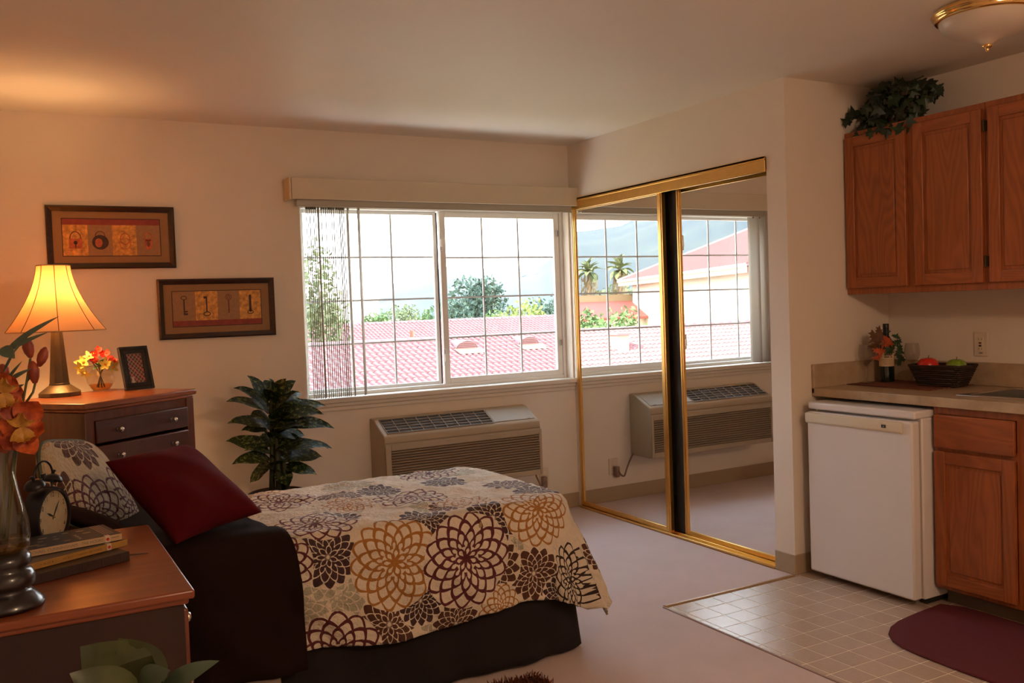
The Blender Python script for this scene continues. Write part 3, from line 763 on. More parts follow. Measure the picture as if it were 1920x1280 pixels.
# ================================================================ OAK CABINETS
def cab_door(cab, O, xf, y0, y1, z0, z1, hinge=None, horiz=False, nm='door'):
    """framed oak door, front face at x=xf, thickness .02 behind; recessed then raised flat panel"""
    st = .052; x1 = xf+.02
    mt = OAKY if horiz else OAKZ
    fr_ = MB(O); fr_.box(xf, x1, y0, y0+st, z0, z1).box(xf, x1, y1-st, y1, z0, z1)
    d = obj(nm, fr_, OAKZ, cab, bevel=.004, seg=3)
    for (za, zb_) in ((z0, z0+st), (z1-st, z1)):
        obj('rail', MB(O).box(xf+.0003, x1, y0+st-.001, y1-st+.001, za, zb_), OAKY, d, bevel=.004, seg=3)
    pn = MB(O); pn.box(xf+.010, x1-.002, y0+st-.004, y1-st+.004, z0+st-.004, z1-st+.004)
    pn.box(xf+.005, xf+.012, y0+st+.014, y1-st-.014, z0+st+.014, z1-st-.014)
    obj('panel', pn, OAKZ, d, bevel=.004, seg=2)
    if hinge is not None:
        for z in (z0+.11*(z1-z0)+.01, z0+.90*(z1-z0)):
            h = MB(O); h.box(xf+.012, xf+.022, hinge-.010, hinge+.010, z-.022, z+.022); h.lathe([(0, -.026), (.005, -.026), (.005, .026), (0, .026)], 8, (xf+.008, hinge, z))
            obj('hinge', h, mat('bronze_hinge', (.10, .07, .04, 1), .4, .8) if 'bronze_hinge' not in bpy.data.materials else bpy.data.materials['bronze_hinge'], d)
    return d
def upper(y0, y1, doors, label):
    O = (.56, (y0+y1)/2, 1.375); c = thing('wall_cabinet', label, 'cabinet', O, 0, 'oak wall cabinets over the counter')
    b = MB(O); b.box(.42, XR, y0, y0+.016, 1.375, 2.19).box(.42, XR, y1-.016, y1, 1.375, 2.19).box(.42, XR, y0, y1, 1.395, 1.41).box(.42, XR, y0, y1, 2.17, 2.185).box(XR-.008, XR-.001, y0, y1, 1.38, 2.18)
    obj('case', b, OAKZ, c)
    f_ = MB(O); f_.box(.412, .428, y0, y1, 1.375, 1.43).box(.412, .428, y0, y1, 2.14, 2.19)
    for (a_, b_) in [(y0, y0+.03), (y1-.03, y1)]: f_.box(.4119, .4279, a_, b_, 1.375, 2.19)
    md = (doors[0][0]+doors[1][1])/2; f_.box(.4119, .4279, md-.035, md+.035, 1.375, 2.19)
    obj('face_frame', f_, OAKZ, c, bevel=.002)
    for (a_, b_, hg) in doors: cab_door(c, O, .392, a_, b_, 1.407, 2.163, hg)
upper(-2.712, YC-.001, [(-2.318, -1.967, None), (-2.703, -2.360, -2.712)], 'left oak wall cabinet under the ivy plant, two doors')
upper(-3.50, -2.713, [(-3.075, -2.733, None), (-3.49, -3.117, None)], 'right oak wall cabinet at the photo\'s right edge, no plant on it')
O = (.43, -3.0, 0); bx = .17; by0, by1 = -3.52, -2.612
bc = thing('base_cabinet', 'oak base cabinet with drawer over door right of the refrigerator', 'cabinet', O)
b = MB(O); b.box(bx+.018, .70, by1-.016, by1, .085, .878).box(bx+.018, .70, by0, by0+.016, .085, .878).box(bx+.018, .70, by0, by1, .085, .10).box(bx+.018, bx+.022, by1-.1, by1, .085, .8)
obj('case', b, OAKZ, bc)
f_ = MB(O); f_.box(bx, bx+.02, by1-.022, by1, .078, .878).box(bx, bx+.02, -3.04, -2.985, .078, .878).box(bx, bx+.02, by0, by0+.04, .078, .878).box(bx+.0004, bx+.0196, by0, by1, .078, .12).box(bx+.0004, bx+.0196, by0, by1, .675, .715).box(bx+.0004, bx+.0196, by0, by1, .845, .878)
obj('face_frame', f_, OAKZ, bc, bevel=.002)
obj('toe_kick', MB(O).box(bx+.075, bx+.09, by0, by1, 0, .085), mat('toe_kick_vinyl', (.16, .12, .08, 1), .6), bc)
obj('drawer', MB(O).box(bx-.02, bx, -2.985, -2.622, .70, .845), OAKY, bc, bevel=.006, seg=3)
cab_door(bc, O, bx-.02, -2.985, -2.622, .098, .685)
obj('drawer', MB(O).box(bx-.02, bx, -3.48, -3.04, .70, .845), OAKY, bc, bevel=.006, seg=3)
cab_door(bc, O, bx-.02, -3.48, -3.04, .098, .685)
obj('filler_strip', MB((0,0,0)).box(-.0, .0, 0, 0, 0, 0), OAKZ, bc) if False else None

# countertop with hole for the sink
SX0, SX1, SY0, SY1 = .255, .655, -3.24, -2.66
CT = NT('laminate_counter'); o_ = CT.obj()
n1 = CT.noise(o_, 9, 6, .65); cc = CT.ramp(n1, [(.3, C('#a58c70')), (.7, C('#c0a88a'))])
CT.bsdf(cc, .35, 0); CT = CT.mat
O = (.43, -2.7, .88)
ct = thing('countertop', 'beige laminate kitchen counter with low backsplash', 'countertop', O)
b = MB(O); cz0, cz1 = .882, .92
ix0, ix1, iy0, iy1 = SX0+.03, SX1-.03, SY0+.03, SY1-.03
b.box(.145, XR, iy1, YC-.001, cz0, cz1).box(.145, ix0, iy0, iy1, cz0, cz1).box(ix1, XR, iy0, iy1, cz0, cz1).box(.145, XR, -3.9, iy0, cz0, cz1)
obj('worktop', b, CT, ct)
obj('front_edge', MB(O).box(.139, .1455, -3.9, YC-.001, cz0-.004, cz1), CT, ct, bevel=.003)
obj('backsplash', MB(O).box(XR-.02, XR-.0005, -3.9, YC-.001, cz1, 1.03), CT, ct, bevel=.003)
obj('side_splash', MB(O).box(.139, XR-.02, YC-.019, YC-.0005, cz1-.03, 1.035), CT, ct, bevel=.003)
O = (.455, -2.95, .92)
sk_ = thing('kitchen_sink', 'stainless steel drop-in sink at the right end of the counter', 'sink', O)
b = MB(O); b.box(SX0, ix0+.01, SY0, SY1, .9202, .924).box(ix1-.01, SX1, SY0, SY1, .9202, .924).box(ix0, ix1, SY0, iy0+.01, .9202, .924).box(ix0, ix1, iy1-.01, SY1, .9202, .924)
obj('rim', b, STEEL, sk_, bevel=.0015)
b = MB(O); x0, x1, y0, y1 = ix0+.008, ix1-.008, iy0+.008, iy1-.008
b.box(x0, x0+.002, y0, y1, .76, .922).box(x1-.002, x1, y0, y1, .76, .922).box(x0, x1, y0, y0+.002, .76, .922).box(x0, x1, y1-.002, y1, .76, .922).box(x0, x1, y0, y1, .758, .762)
obj('bowl', b, STEEL, sk_)
obj('drain', MB(O).lathe([(0, .7625), (.035, .7625), (.042, .766), (.045, .763)], 20, ((x0+x1)/2, (y0+y1)/2, 0)), CHROME, sk_, smooth=True)
# gfci outlet
oc = at(1840, 645, X=XR); O = (XR, oc.y, oc.z)
g = thing('gfci_outlet', 'cream double outlet with red and black buttons above the backsplash', 'outlet', O)
obj('cover_plate', MB(O).box(XR-.006, XR, oc.y-.035, oc.y+.035, oc.z-.058, oc.z+.058), PLATE, g, bevel=.003)
s = obj('socket_face', MB(O).box(XR-.009, XR-.005, oc.y-.017, oc.y+.017, oc.z-.034, oc.z+.034), CREAMP, g, bevel=.002)
for dz, cl in ((.006, '#6a1512'), (-.007, '#1a0a08')): obj('button', MB(O).box(XR-.0115, XR-.008, oc.y-.006, oc.y+.006, oc.z+dz-.004, oc.z+dz+.004), mat('btn'+cl, C(cl), .4), s)
for dz in (.024, -.022):
    for dy in (-.007, .007): obj('slot', MB(O).box(XR-.0095, XR-.0085, oc.y+dy-.0012, oc.y+dy+.0012, oc.z+dz-.004, oc.z+dz+.004), BLACK, s)
obj('blue_label', MB(O).box(XR-.0072, XR-.0055, oc.y-.010, oc.y+.008, oc.z-.044, oc.z-.040), mat('blue_print', C('#1c3c52'), .5), g)
# ================================================================ TABLE LAMP
a_, n_ = Vector((math.cos(ang), math.sin(ang), 0)), Vector((-math.sin(ang), math.cos(ang), 0))
LP = at(113, 742, Z=DZ+.001)
lm = thing('table_lamp', 'lit bronze table lamp with bell shade at the dresser\'s left end', 'lamp', LP)
BRZ = mat('dark_bronze', (.06, .04, .025, 1), .42, .5, 20, .15)
BRZ2 = mat('brushed_bronze', (.11, .085, .055, 1), .42, .6, 20, .15)
def hexring(mb, prof, rot=.3, sx=1, sy=1, n=8):
    rings = []
    for r, z in prof: rings.append([mb.av((r*sx*math.cos(2*PI*k/n+rot), r*sy*math.sin(2*PI*k/n+rot), z)) for k in range(n)])
    mb.af(rings[0][::-1]); mb.af(rings[-1])
    for A, B in zip(rings, rings[1:]):
        for k in range(n): mb.af((A[k], A[(k+1) % n], B[(k+1) % n], B[k]))
b = MB(); hexring(b, [(.094, 0), (.094, .018), (.090, .021), (.052, .048), (.046, .052)]); obj('base', b, BRZ2, lm, bevel=.0015)
b = MB(); hexring(b, [(.047, .05), (.046, .058), (.044, .06), (.026, .29), (.026, .33)], n=8); obj('column', b, BRZ, lm, bevel=.001)
obj('harp', MB().tube([(0.0, 0, .33), (0, 0, .40)], .006).tube([(-.001, 0, .34)]+[(-.055*math.sin(PI*k/12), 0, .34+.23*(k/12)) for k in range(1, 12)]+[(0, 0, .57)], .0025).tube([(.001, 0, .34)]+[(.055*math.sin(PI*k/12), 0, .34+.23*(k/12)) for k in range(1, 12)]+[(0, 0, .57)], .0025), BRASS, lm, smooth=True)
bulb = NT('lit_bulb'); e = bulb.n('ShaderNodeEmission'); e.inputs[0].default_value = (1, .62, .28, 1); e.inputs[1].default_value = 14; bulb.l(e.outputs[0], bulb.out.inputs[0])
SM = NT('lamp_shade_fabric'); d1 = SM.n('ShaderNodeBsdfDiffuse'); d1.inputs[0].default_value = (.74, .55, .32, 1); d2 = SM.n('ShaderNodeBsdfTranslucent')
o_ = SM.obj(); SM.l(SM.ramp(SM.noise(SM.map(o_, (1, 1, .3)), 30, 3), [(.3, (.72, .29, .09, 1)), (.7, (.84, .36, .12, 1))]), d2.inputs[0])
mx = SM.n('ShaderNodeMixShader'); mx.inputs[0].default_value = .17; SM.l(d1.outputs[0], mx.inputs[1]); SM.l(d2.outputs[0], mx.inputs[2]); SM.l(mx.outputs[0], SM.out.inputs[0])
zb_, zt_ = .298, .598
def shade_r(v): return .070+(.208-.070)*((1-v)**1.75)*.90+(.208-.07)*.10*(1-v)
def shp(th, v, off=0):
    k = 8; a = (th/(2*PI)*k) % 1; sc_ = 1-.035*math.sin(PI*a)**1
    r = shade_r(v)*sc_+off
    return Vector((r*math.cos(th), r*math.sin(th), zb_+(zt_-zb_)*v))
b = MB(); b.grid(lambda u, v: shp(2*PI*u, v), 64, 16)
so = obj('lamp_shade', b, SM.mat, lm, smooth=True, label='glowing cream bell-shaped lamp shade')
SEAM = mat('shade_seam', (.22, .12, .05, 1), .7)
for k in range(8):
    th = 2*PI*k/8
    obj('shade_seam', MB().tube([shp(th+1e-4, v/12, .001) for v in range(13)], .0016, 6), SEAM, so, smooth=True)
for v in (0, 1): obj('shade_trim', MB().tube([shp(2*PI*k/64, v) for k in range(65)], .0028, 6), mat('shade_trim', (.45, .28, .12, 1), .7) if v == 0 else bpy.data.materials['shade_trim'], so, smooth=True)
obj('bulb', MB().sphere((0, 0, .43), .028, 16, 10, (1, 1, 1.3)), bulb.mat, lm, smooth=True)
obj('finial', MB().lathe([(0, .57), (.006, .572), (.004, .585), (.008, .592), (0, .605)], 12), BRASS, lm, smooth=True)
lamp('lamp_bulb_light', (LP.x, LP.y, LP.z+.46), 25, (1, .56, .22), .05)

# ================================================================ FLOWER BOWL ON DRESSER
VP = at(190, 733, Z=DZ+.001)
vs_ = thing('glass_bowl_vase', 'round clear glass vase of water on the dresser between lamp and photo frame', 'vase', VP)
VG = clear_glass('vase_glass', (.97, .93, .88, 1), .0, 1.5, 1.3)
pr = [(0, .002), (.034, .002), (.048, .02), (.062, .048), (.063, .062), (.055, .085), (.038, .102), (.036, .108)]
obj('glass', MB().lathe(pr, 32), VG, vs_, smooth=True)
obj('water', MB().lathe([(0, .006), (.032, .006), (.045, .021), (.0535, .034), (0, .034)], 32), clear_glass('amber_water', (.85, .58, .32, 1), 0, 1.33, 1.0), vs_, smooth=True)
bq = thing('flower_bouquet', 'bouquet of red and yellow-green artificial flowers in the round glass vase', 'flowers', VP+Vector((0, 0, .01)))
RED = mat('red_petal', C('#e03a20'), .55, 0, 30, .2, Subsurface_Weight=.1); YEL = mat('yellow_green_petal', C('#d8cc66'), .55, 0, 30, .12); LGN = mat('bouquet_leaf', C('#3c6a3c'), .5, 0, 20, .2); STM = mat('green_stem', C('#5a5a34'), .6); ORC = mat('orange_centre', C('#d8801e'), .6)
def vw(px, py, P, dy=0.0):
    p = at(px, py, Y=P.y+dy); return p
def flower(parent, O, c, facing, r, npet, material, cm, wid=.6, cup=.35, nm='flower'):
    c = Vector(c); f = Vector(facing).normalized(); q = Vector((0, 0, 1)).rotation_difference(f)
    mb = MB(O); a0 = R.random()*2
    for k in range(npet):
        t = a0+2*PI*k/npet+R.uniform(-.12, .12); rr = r*R.uniform(.85, 1.1)
        tip = q @ Vector((rr*math.cos(t), rr*math.sin(t), rr*cup)); nn = q @ Vector((-math.cos(t)*cup, -math.sin(t)*cup, 1))
        mb.leaf(c, c+tip, rr*wid, nn, -.08, .12, 6, 1.15, .06)
    fo = obj(nm, mb, material, parent, smooth=True)
    obj('flower_centre', MB(O).sphere(c+f*r*.1, r*.16, 8, 6), cm, fo, smooth=True)
    return fo
O = VP+Vector((0, 0, .01))
for (px, py, r) in [(178, 664, .024), (172, 670, .026), (192, 663, .022), (184, 655, .02), (206, 672, .024), (212, 676, .022), (200, 662, .02), (215, 680, .018), (180, 676, .022)]:
    p = vw(px, py, VP, R.uniform(-.03, .02)); flower(bq, O, p, (R.uniform(-.5, .5), -1, R.uniform(.1, .8)), r, 5, RED, RED, .8, .3)
for (px, py, r, fx_, fz_) in [(157, 679, .040, -.6, .3), (152, 690, .036, -.6, -.3), (197, 683, .036, .3, .1), (211, 688, .036, .7, -.1), (167, 668, .030, -.3, .9), (160, 700, .030, -.5, -.7)]:
    p = vw(px, py, VP, -.03); flower(bq, O, p, (fx_, -1, fz_), r, 5, YEL, ORC, .55, .3)
for i in range(9):
    a0 = i*.7; tp = VP+Vector((.07*math.cos(a0), .06*math.sin(a0), .13+.03*math.sin(i*3))); obj('leaf', MB(O).leaf(VP+Vector((0, 0, .115)), tp, .024, (0, 0, 1), .12, .1), LGN, bq, smooth=True)
for i in range(7):
    a0 = i*.9; top = VP+Vector((.045*math.cos(a0), .04*math.sin(a0), .155)); obj('stem', MB(O).tube([VP+Vector((-.018*math.cos(a0), -.018*math.sin(a0), .018)), VP+Vector((.004*math.cos(a0), 0, .09)), top], .0022, 6), STM, bq, smooth=True)

# ================================================================ PHOTO FRAME ON DRESSER
fa = at(236, 727, Z=DZ+.001); fb = at(302, 722, Z=DZ+.001)
dirx = (fb-fa); 
dirx = Vector((.90, .43, 0)).normalized(); Wf = .150; Hf = .212
f0 = FL+a_*.49+n_*.27+Vector((0, 0, DZ+.002)); lean = math.radians(14)
up = (Vector((0, 0, 1))*math.cos(lean)+Vector((-dirx.y, dirx.x, 0))*math.sin(lean)); nf = dirx.cross(up)
pf = thing('photo_frame', 'black tabletop photo frame with diamond-patterned insert on the dresser', 'photo frame', f0)
M_ = Matrix(((dirx.x, up.x, nf.x, f0.x), (dirx.y, up.y, nf.y, f0.y), (dirx.z, up.z, nf.z, f0.z), (0, 0, 0, 1)))
BLKL = mat('black_lacquer', (.012, .011, .011, 1), .3, 0, 0, 0, 0, 200, Coat_Weight=.4)
def ring(mb, x0, x1, y0, y1, wd, z0, z1):
    mb.box(x0, x1, y0, y0+wd, z0, z1); mb.box(x0, x1, y1-wd, y1, z0, z1); mb.box(x0, x0+wd, y0+wd, y1-wd, z0, z1); mb.box(x1-wd, x1, y0+wd, y1-wd, z0, z1)
b = MB(f0); b.T = M_; ring(b, 0, Wf, 0, Hf, .012, 0, .018); ring(b, .010, Wf-.010, .010, Hf-.010, .010, 0, .013); ring(b, .018, Wf-.018, .018, Hf-.018, .016, 0, .016)
obj('frame', b, BLKL, pf, bevel=.002)
DM = NT('diamond_print'); o_ = DM.n('ShaderNodeTexCoord').outputs['UV']
sx_ = DM.n('ShaderNodeSeparateXYZ'); DM.l(o_, sx_.inputs[0]); X_, Y_ = sx_.outputs[0], sx_.outputs[1]
def dfr(m, v): return m.M('ABSOLUTE', m.M('SUBTRACT', m.M('FRACT', v), .5))
p1 = DM.M('ADD', DM.M('MULTIPLY', X_, 4.5), DM.M('MULTIPLY', Y_, 5)); p2 = DM.M('SUBTRACT', DM.M('MULTIPLY', X_, 4.5), DM.M('MULTIPLY', Y_, 5))
d_ = DM.M('MAXIMUM', dfr(DM, p1), dfr(DM, p2)); base_ = DM.mixc(DM.M('GREATER_THAN', dfr(DM, DM.M('MULTIPLY', p1, .5)), .25), C('#8a3a38'), C('#4a4038'))
DM.bsdf(DM.mixc(DM.M('GREATER_THAN', d_, .42), base_, C('#b8a494')), .3)
b = MB(f0); b.T = M_
z = .006; ids = [b.av(p) for p in ((.030, .030, z), (Wf-.030, .030, z), (Wf-.030, Hf-.030, z), (.030, Hf-.030, z))]; b.af(ids, [(0, 0), (1, 0), (1, 1.4), (0, 1.4)])
obj('photo_insert', b, DM.mat, pf)
b = MB(f0); b.T = M_; b.box(.045, .057, .032, .065, .0065, .007); obj('paper_tag', b, mat('paper', C('#c8b8a8'), .6), pf)
b = MB(f0); b.T = M_; b.box(.005, Wf-.005, .005, Hf-.005, -.004, .001); obj('backing', b, BLACK, pf)
b = MB(f0); pp = M_ @ Vector((Wf/2, Hf*.55, -.002)); bk = Vector((-dirx.y, dirx.x, 0)); q0 = f0+dirx*(Wf/2); 
b.ext([pp-dirx*.02, Vector((q0.x, q0.y, f0.z))+bk*.075-dirx*.03, Vector((q0.x, q0.y, f0.z))+bk*.075+dirx*.03, pp+dirx*.02], bk*.003); obj('easel_leg', b, BLKL, pf)

# ================================================================ WALL PICTURES
MATB = mat('mat_board', C('#94704c'), .8, 0, 20, .04); PFR = wood('picture_frame_wood', '#3c1e10', '#1a0c06', 'x', 3, .3, .2)
PAR = {k: mat('print_'+k, C(c), .6, 0, ns, am) for k, c, ns, am in [('ochre', '#cc8f42', 45, .45), ('taupe', '#9a7048', 60, .12), ('red', '#8a3226', 30, .2), ('rust', '#b85a32', 50, .35), ('dark', '#40241c', 50, .3), ('brown', '#6e3a28', 60, .25)]}
def disc(mb, cx, cy, rx, ry, z, n=18, a0=0, a1=2*PI):
    mb.poly([(cx+rx*math.cos(a0+(a1-a0)*k/n), cy+ry*math.sin(a0+(a1-a0)*k/n), z) for k in range(n+(0 if a1-a0 > 6.2 else 1))])
def annul(mb, cx, cy, rx, ry, wd, z, a0=0, a1=2*PI, n=18):
    for k in range(n):
        A, B = a0+(a1-a0)*k/n, a0+(a1-a0)*(k+1)/n
        mb.poly([(cx+(rx-wd)*math.cos(A), cy+(ry-wd)*math.sin(A), z), (cx+rx*math.cos(A), cy+ry*math.sin(A), z), (cx+rx*math.cos(B), cy+ry*math.sin(B), z), (cx+(rx-wd)*math.cos(B), cy+(ry-wd)*math.sin(B), z)])
def rc(mb, x0, x1, y0, y1, z): mb.poly([(x0, y0, z), (x1, y0, z), (x1, y1, z), (x0, y1, z)])
def picture(px_c, kind, label, WW, HH):
    c = px_c; O = Vector((c.x, -.004, c.z))
    pc = thing('framed_picture', label, 'picture', O, 0, 'framed art prints on the left wall')
    Mx = Matrix(((1, 0, 0, c.x), (0, 0, -1, 0), (0, 1, 0, c.z), (0, 0, 0, 1)))  # local x right, y up, z toward room
    def nb(): b = MB(O); b.T = Mx; return b
    w2, h2 = WW/2, HH/2
    b = nb()
    # bevelled moulding: outer thin lip, deep inner slope
    for (x0, x1, y0, y1) in ((-w2, w2, -h2, h2),):
        outer = [(x0, y0), (x1, y0), (x1, y1), (x0, y1)]
        prof = [(0, .0), (0, .022), (.008, .026), (.014, .022), (.030, .012), (.030, .004)]
        for i in range(4):
            p, q = outer[i], outer[(i+1) % 4]
            def off(pt, o_):
                return (pt[0]+(o_ if pt[0] < 0 else -o_), pt[1]+(o_ if pt[1] < 0 else -o_))
            for (o1, z1), (o2, z2) in zip(prof, prof[1:]):
                a1, b1, a2, b2 = off(p, o1), off(q, o1), off(p, o2), off(q, o2)
                b.poly([(*a1, z1), (*b1, z1), (*b2, z2), (*a2, z2)])
    obj('frame', b, PFR, pc)
    obj('mat_board', nb().box(-w2+.028, w2-.028, -h2+.028, h2-.028, .002, .006), MATB, pc)
    iw, ih = w2-.075, h2-.068
    b = nb(); mats = [PAR['dark'], PAR['ochre'], PAR['taupe'], PAR['red'], PAR['rust'], PAR['brown']]
    b.mi = 0; b.box(-iw-.004, iw+.004, -ih-.004, ih+.004, .006, .0075)
    bandh = .030
    yb0, yb1 = (-ih, ih-bandh) if kind == 'lock' else (-ih+bandh, ih)
    b.mi = 3; rc(b, -iw, iw, *( (yb1, ih) if kind == 'lock' else (-ih, yb0)), .0078)
    cw = 2*iw/4
    for k in range(4):
        b.mi = (1 if k % 2 == 0 else 2) if kind == 'lock' else (2 if k % 2 == 0 else 1)
        rc(b, -iw+k*cw, -iw+(k+1)*cw, yb0, yb1, .0078)
        b.mi = 4
        for t in range(5):
            if (k % 2 == 0) == (kind == 'lock'):
                xx = -iw+k*cw+R.uniform(.1, .8)*cw; yy = R.uniform(yb0+.005, yb1-.01); rc(b, xx, xx+R.uniform(.008, .02), yy, yy+.0025, .0080)
    ym = (yb0+yb1)/2
    for k in range(4):
        cx = -iw+(k+.5)*cw; z = .0083; nb0 = len(b.v)
        if kind == 'lock':
            if k == 0:
                b.mi = 4; rc(b, cx-.024, cx+.024, ym-.034, ym+.006, z); b.mi = 0; disc(b, cx, ym-.010, .007, .008, z+.0003); rc(b, cx-.002, cx+.002, ym-.03, ym-.01, z+.0003); b.mi = 5; annul(b, cx, ym+.006, .022, .030, .004, z, 0, PI)
            elif k == 1:
                b.mi = 0; disc(b, cx, ym-.008, .031, .030, z); b.mi = 4; disc(b, cx-.006, ym-.010, .014, .018, z+.0003); b.mi = 5; annul(b, cx, ym+.016, .020, .022, .004, z+.0002, 0, PI)
            elif k == 2:
                b.mi = 4; annul(b, cx+.002, ym+.006, .020, .024, .004, z); b.mi = 4; annul(b, cx+.002, ym-.014, .022, .024, .003, z)
            else:
                b.mi = 4; annul(b, cx, ym+.014, .015, .018, .004, z); disc(b, cx, ym-.014, .016, .024, z); b.mi = 5; disc(b, cx, ym-.014, .007, .012, z+.0003)
        else:
            b.mi = 0 if k != 2 else 5
            if k == 0: annul(b, cx, ym+.035, .013, .009, .003, z); rc(b, cx-.003, cx+.003, ym-.038, ym+.027, z); rc(b, cx+.002, cx+.014, ym-.038, ym-.030, z); rc(b, cx+.002, cx+.014, ym-.026, ym-.020, z)
            elif k == 1: annul(b, cx, ym-.035, .016, .010, .004, z); rc(b, cx-.003, cx+.003, ym-.026, ym+.04, z); rc(b, cx-.012, cx-.002, ym+.03, ym+.04, z)
            elif k == 2: annul(b, cx, ym+.034, .014, .013, .003, z); annul(b, cx, ym+.034, .007, .007, .003, z); rc(b, cx-.003, cx+.003, ym-.034, ym+.022, z)
            else: rc(b, cx-.005, cx+.005, ym-.026, ym+.042, z); annul(b, cx, ym-.033, .014, .009, .003, z); disc(b, cx, ym-.026, .006, .006, z)
        for i_ in range(nb0, len(b.v)):
            v_ = b.v[i_]; gx, gz = c.x+cx-O.x, c.z+ym-O.z; b.v[i_] = Vector((gx+(v_.x-gx)*1.28, v_.y, gz+(v_.z-gz)*1.28))
    obj('art_print', b, mats, pc)
ca = (at(84, 388, Y=0)+at(329, 499, Y=0))/2; cb_ = (at(292, 521, Y=0)+at(517, 630, Y=0))/2
picture(ca, 'lock', 'upper left framed print of four old padlocks on brown panels', .618, .325)
picture(cb_, 'key', 'lower right framed print of four old keys on brown panels', .622, .325)

# ================================================================ POTTED PLANT BY THE WINDOW
PB = Vector((-2.135, -.36, 0))
pp_ = thing('potted_plant', 'dark green variegated leafy plant in a pot under the window\'s left end', 'plant', PB)
VL = NT('variegated_leaf'); o_ = VL.obj(); nz = VL.noise(o_, 55, 4, .65)
VL.bsdf(VL.ramp(nz, [(.46, C('#1a2a16')), (.53, C('#2a3c1e')), (.62, C('#7a7c48'))]), .5, 0, Specular_IOR_Level=.2)
LSTM = mat('plant_stem', C('#3a3c20'), .6)
def cp(x, y, dy): return at(410+x*.1952, 690+y*.1953, Y=PB.y+dy)
LV = [(470,340,270,70,.055), (500,300,480,95,.05), (530,300,650,98,.05), (540,290,742,120,.045), (460,360,138,190,.05), (560,340,800,245,.045), (540,400,802,305,.045), (470,440,68,322,.06), (560,450,1035,365,.06), (560,480,1012,445,.065), (470,570,80,532,.06), (560,560,1115,580,.06), (470,600,215,600,.045), (480,790,68,700,.06), (540,650,830,650,.07), (600,800,1095,772,.06), (610,770,1060,778,.055), (560,900,1000,855,.085), (500,870,125,925,.055), (520,930,300,1108,.065), (620,960,945,1025,.055), (590,1000,675,1140,.05), (500,500,300,470,.06), (560,620,860,560,.075), (530,760,800,690,.08), (500,560,760,520,.08), (520,700,350,760,.06), (540,860,760,880,.07), (500,330,590,130,.04)]
for i, (x0, y0, x1, y1, wd) in enumerate(LV):
    dyt = R.uniform(-.2, .14); b0 = cp(x0, y0, 0); t0 = cp(x1, y1, dyt)
    nn = Vector((R.uniform(-.3, .3), -.55, 1))
    lf = obj('leaf', MB(PB).leaf(b0, t0, wd*2.0, nn, .12, .06, 8, .95, .05), VL.mat, pp_, smooth=True)
for i in range(16):
    a0 = i*2.4; z0 = .5+.028*i; L_ = .19-.004*i
    b0 = PB+Vector((0, 0, z0)); t0 = b0+Vector((L_*math.cos(a0), abs(L_*math.sin(a0))*-.9 if i % 3 else .10, .05+.004*i))
    obj('leaf', MB(PB).leaf(b0, t0, .095, (0, -.3, 1), .14, .1, 8, .9, .05), VL.mat, pp_, smooth=True)
for k, (dx, dy, h) in enumerate([(-.02, 0, .95), (.02, .02, .88), (0, -.03, .80), (.035, -.01, .62)]):
    obj('stem', MB(PB).tube([PB+Vector((dx*1.5, dy, .40)), PB+Vector((dx, dy, .6)), PB+Vector((dx*.6, dy*.5, h))], [.017, .014, .006], 10), LSTM, pp_, smooth=True)
pr = [(0, .0), (.10, 0), (.105, .01), (.14, .40), (.152, .405), (.152, .435), (.14, .44), (.132, .42), (0, .415)]
obj('pot', MB().lathe(pr, 28), mat('dark_pot', (.035, .015, .012, 1), .5, 0, 20, .2), pp_, smooth=True)
obj('soil', MB().lathe([(0, .418), (.131, .416), (.131, .40), (0, .40)], 20), mat('soil', (.04, .025, .015, 1), .95, 0, 60, .4), pp_)

# ================================================================ NIGHTSTAND ITEMS
# hurricane vase
HV = Vector((-3.386, -2.885, NZ+.001)); s_ = 1/845
hv = thing('hurricane_vase', 'clear glass vase on a dark turned base at the nightstand\'s front left', 'vase', HV)
pr = [(0, 0), (68, 1), (69, 8), (60, 18), (50, 28), (40, 33), (54, 42), (56, 55), (50, 68), (42, 74), (50, 82), (48, 96), (38, 104), (0, 104)]
obj('base', MB().lathe([(r*s_, z*s_) for r, z in pr], 36), mat('black_turned_wood', (.012, .010, .012, 1), .28, 0, 20, .2, .15, 60, Coat_Weight=.5), hv, smooth=True)
pg = [(42, 104), (48, 112), (50, 132), (48, 160), (42, 190), (34, 225), (29, 255), (27, 275), (33, 300)]
obj('glass', MB().lathe([(r*s_, z*s_) for r, z in pg], 40), clear_glass('smoky_glass', (.86, .83, .76, 1), 0, 1.5, 1.4), hv, smooth=True)
obj('amber_liquid', MB().lathe([(0, 106*s_), (40*s_, 106*s_), (46*s_, 114*s_), (47*s_, 128*s_), (0, 128*s_)], 32), clear_glass('amber_gel', (.72, .6, .22, 1), 0, 1.35, 1), hv, smooth=True)
# orchids
orr = thing('orchid_spray', 'orange artificial orchids with buds and leaves standing in the tall glass vase', 'flowers', HV+Vector((0, 0, .15)))
OO = HV+Vector((0, 0, .15))
def hp(px, py, dy=0): return at(px, py, Y=HV.y+dy)
OP = NT('orchid_petal'); o_ = OP.obj(); OP.bsdf(OP.ramp(OP.noise(OP.map(o_, (1, 1, 1)), 34, 4, .6), [(.38, C('#8a2c12')), (.62, C('#d4642a'))]), .55, Subsurface_Weight=.15, Subsurface_Radius=(.02, .006, .003)); OP = OP.mat
OBud = NT('orchid_bud'); o_ = OBud.obj(); OBud.bsdf(OBud.ramp(OBud.noise(OBud.map(o_, (1, 1, .4)), 50, 3), [(.3, C('#6a2016')), (.7, C('#b0502a'))]), .5); OBud = OBud.mat
OYe = mat('orchid_throat', C('#c08a34'), .5, 0, 60, .3); BLD = mat('blade_leaf', C('#4c5a48'), .45, 0, 30, .15)
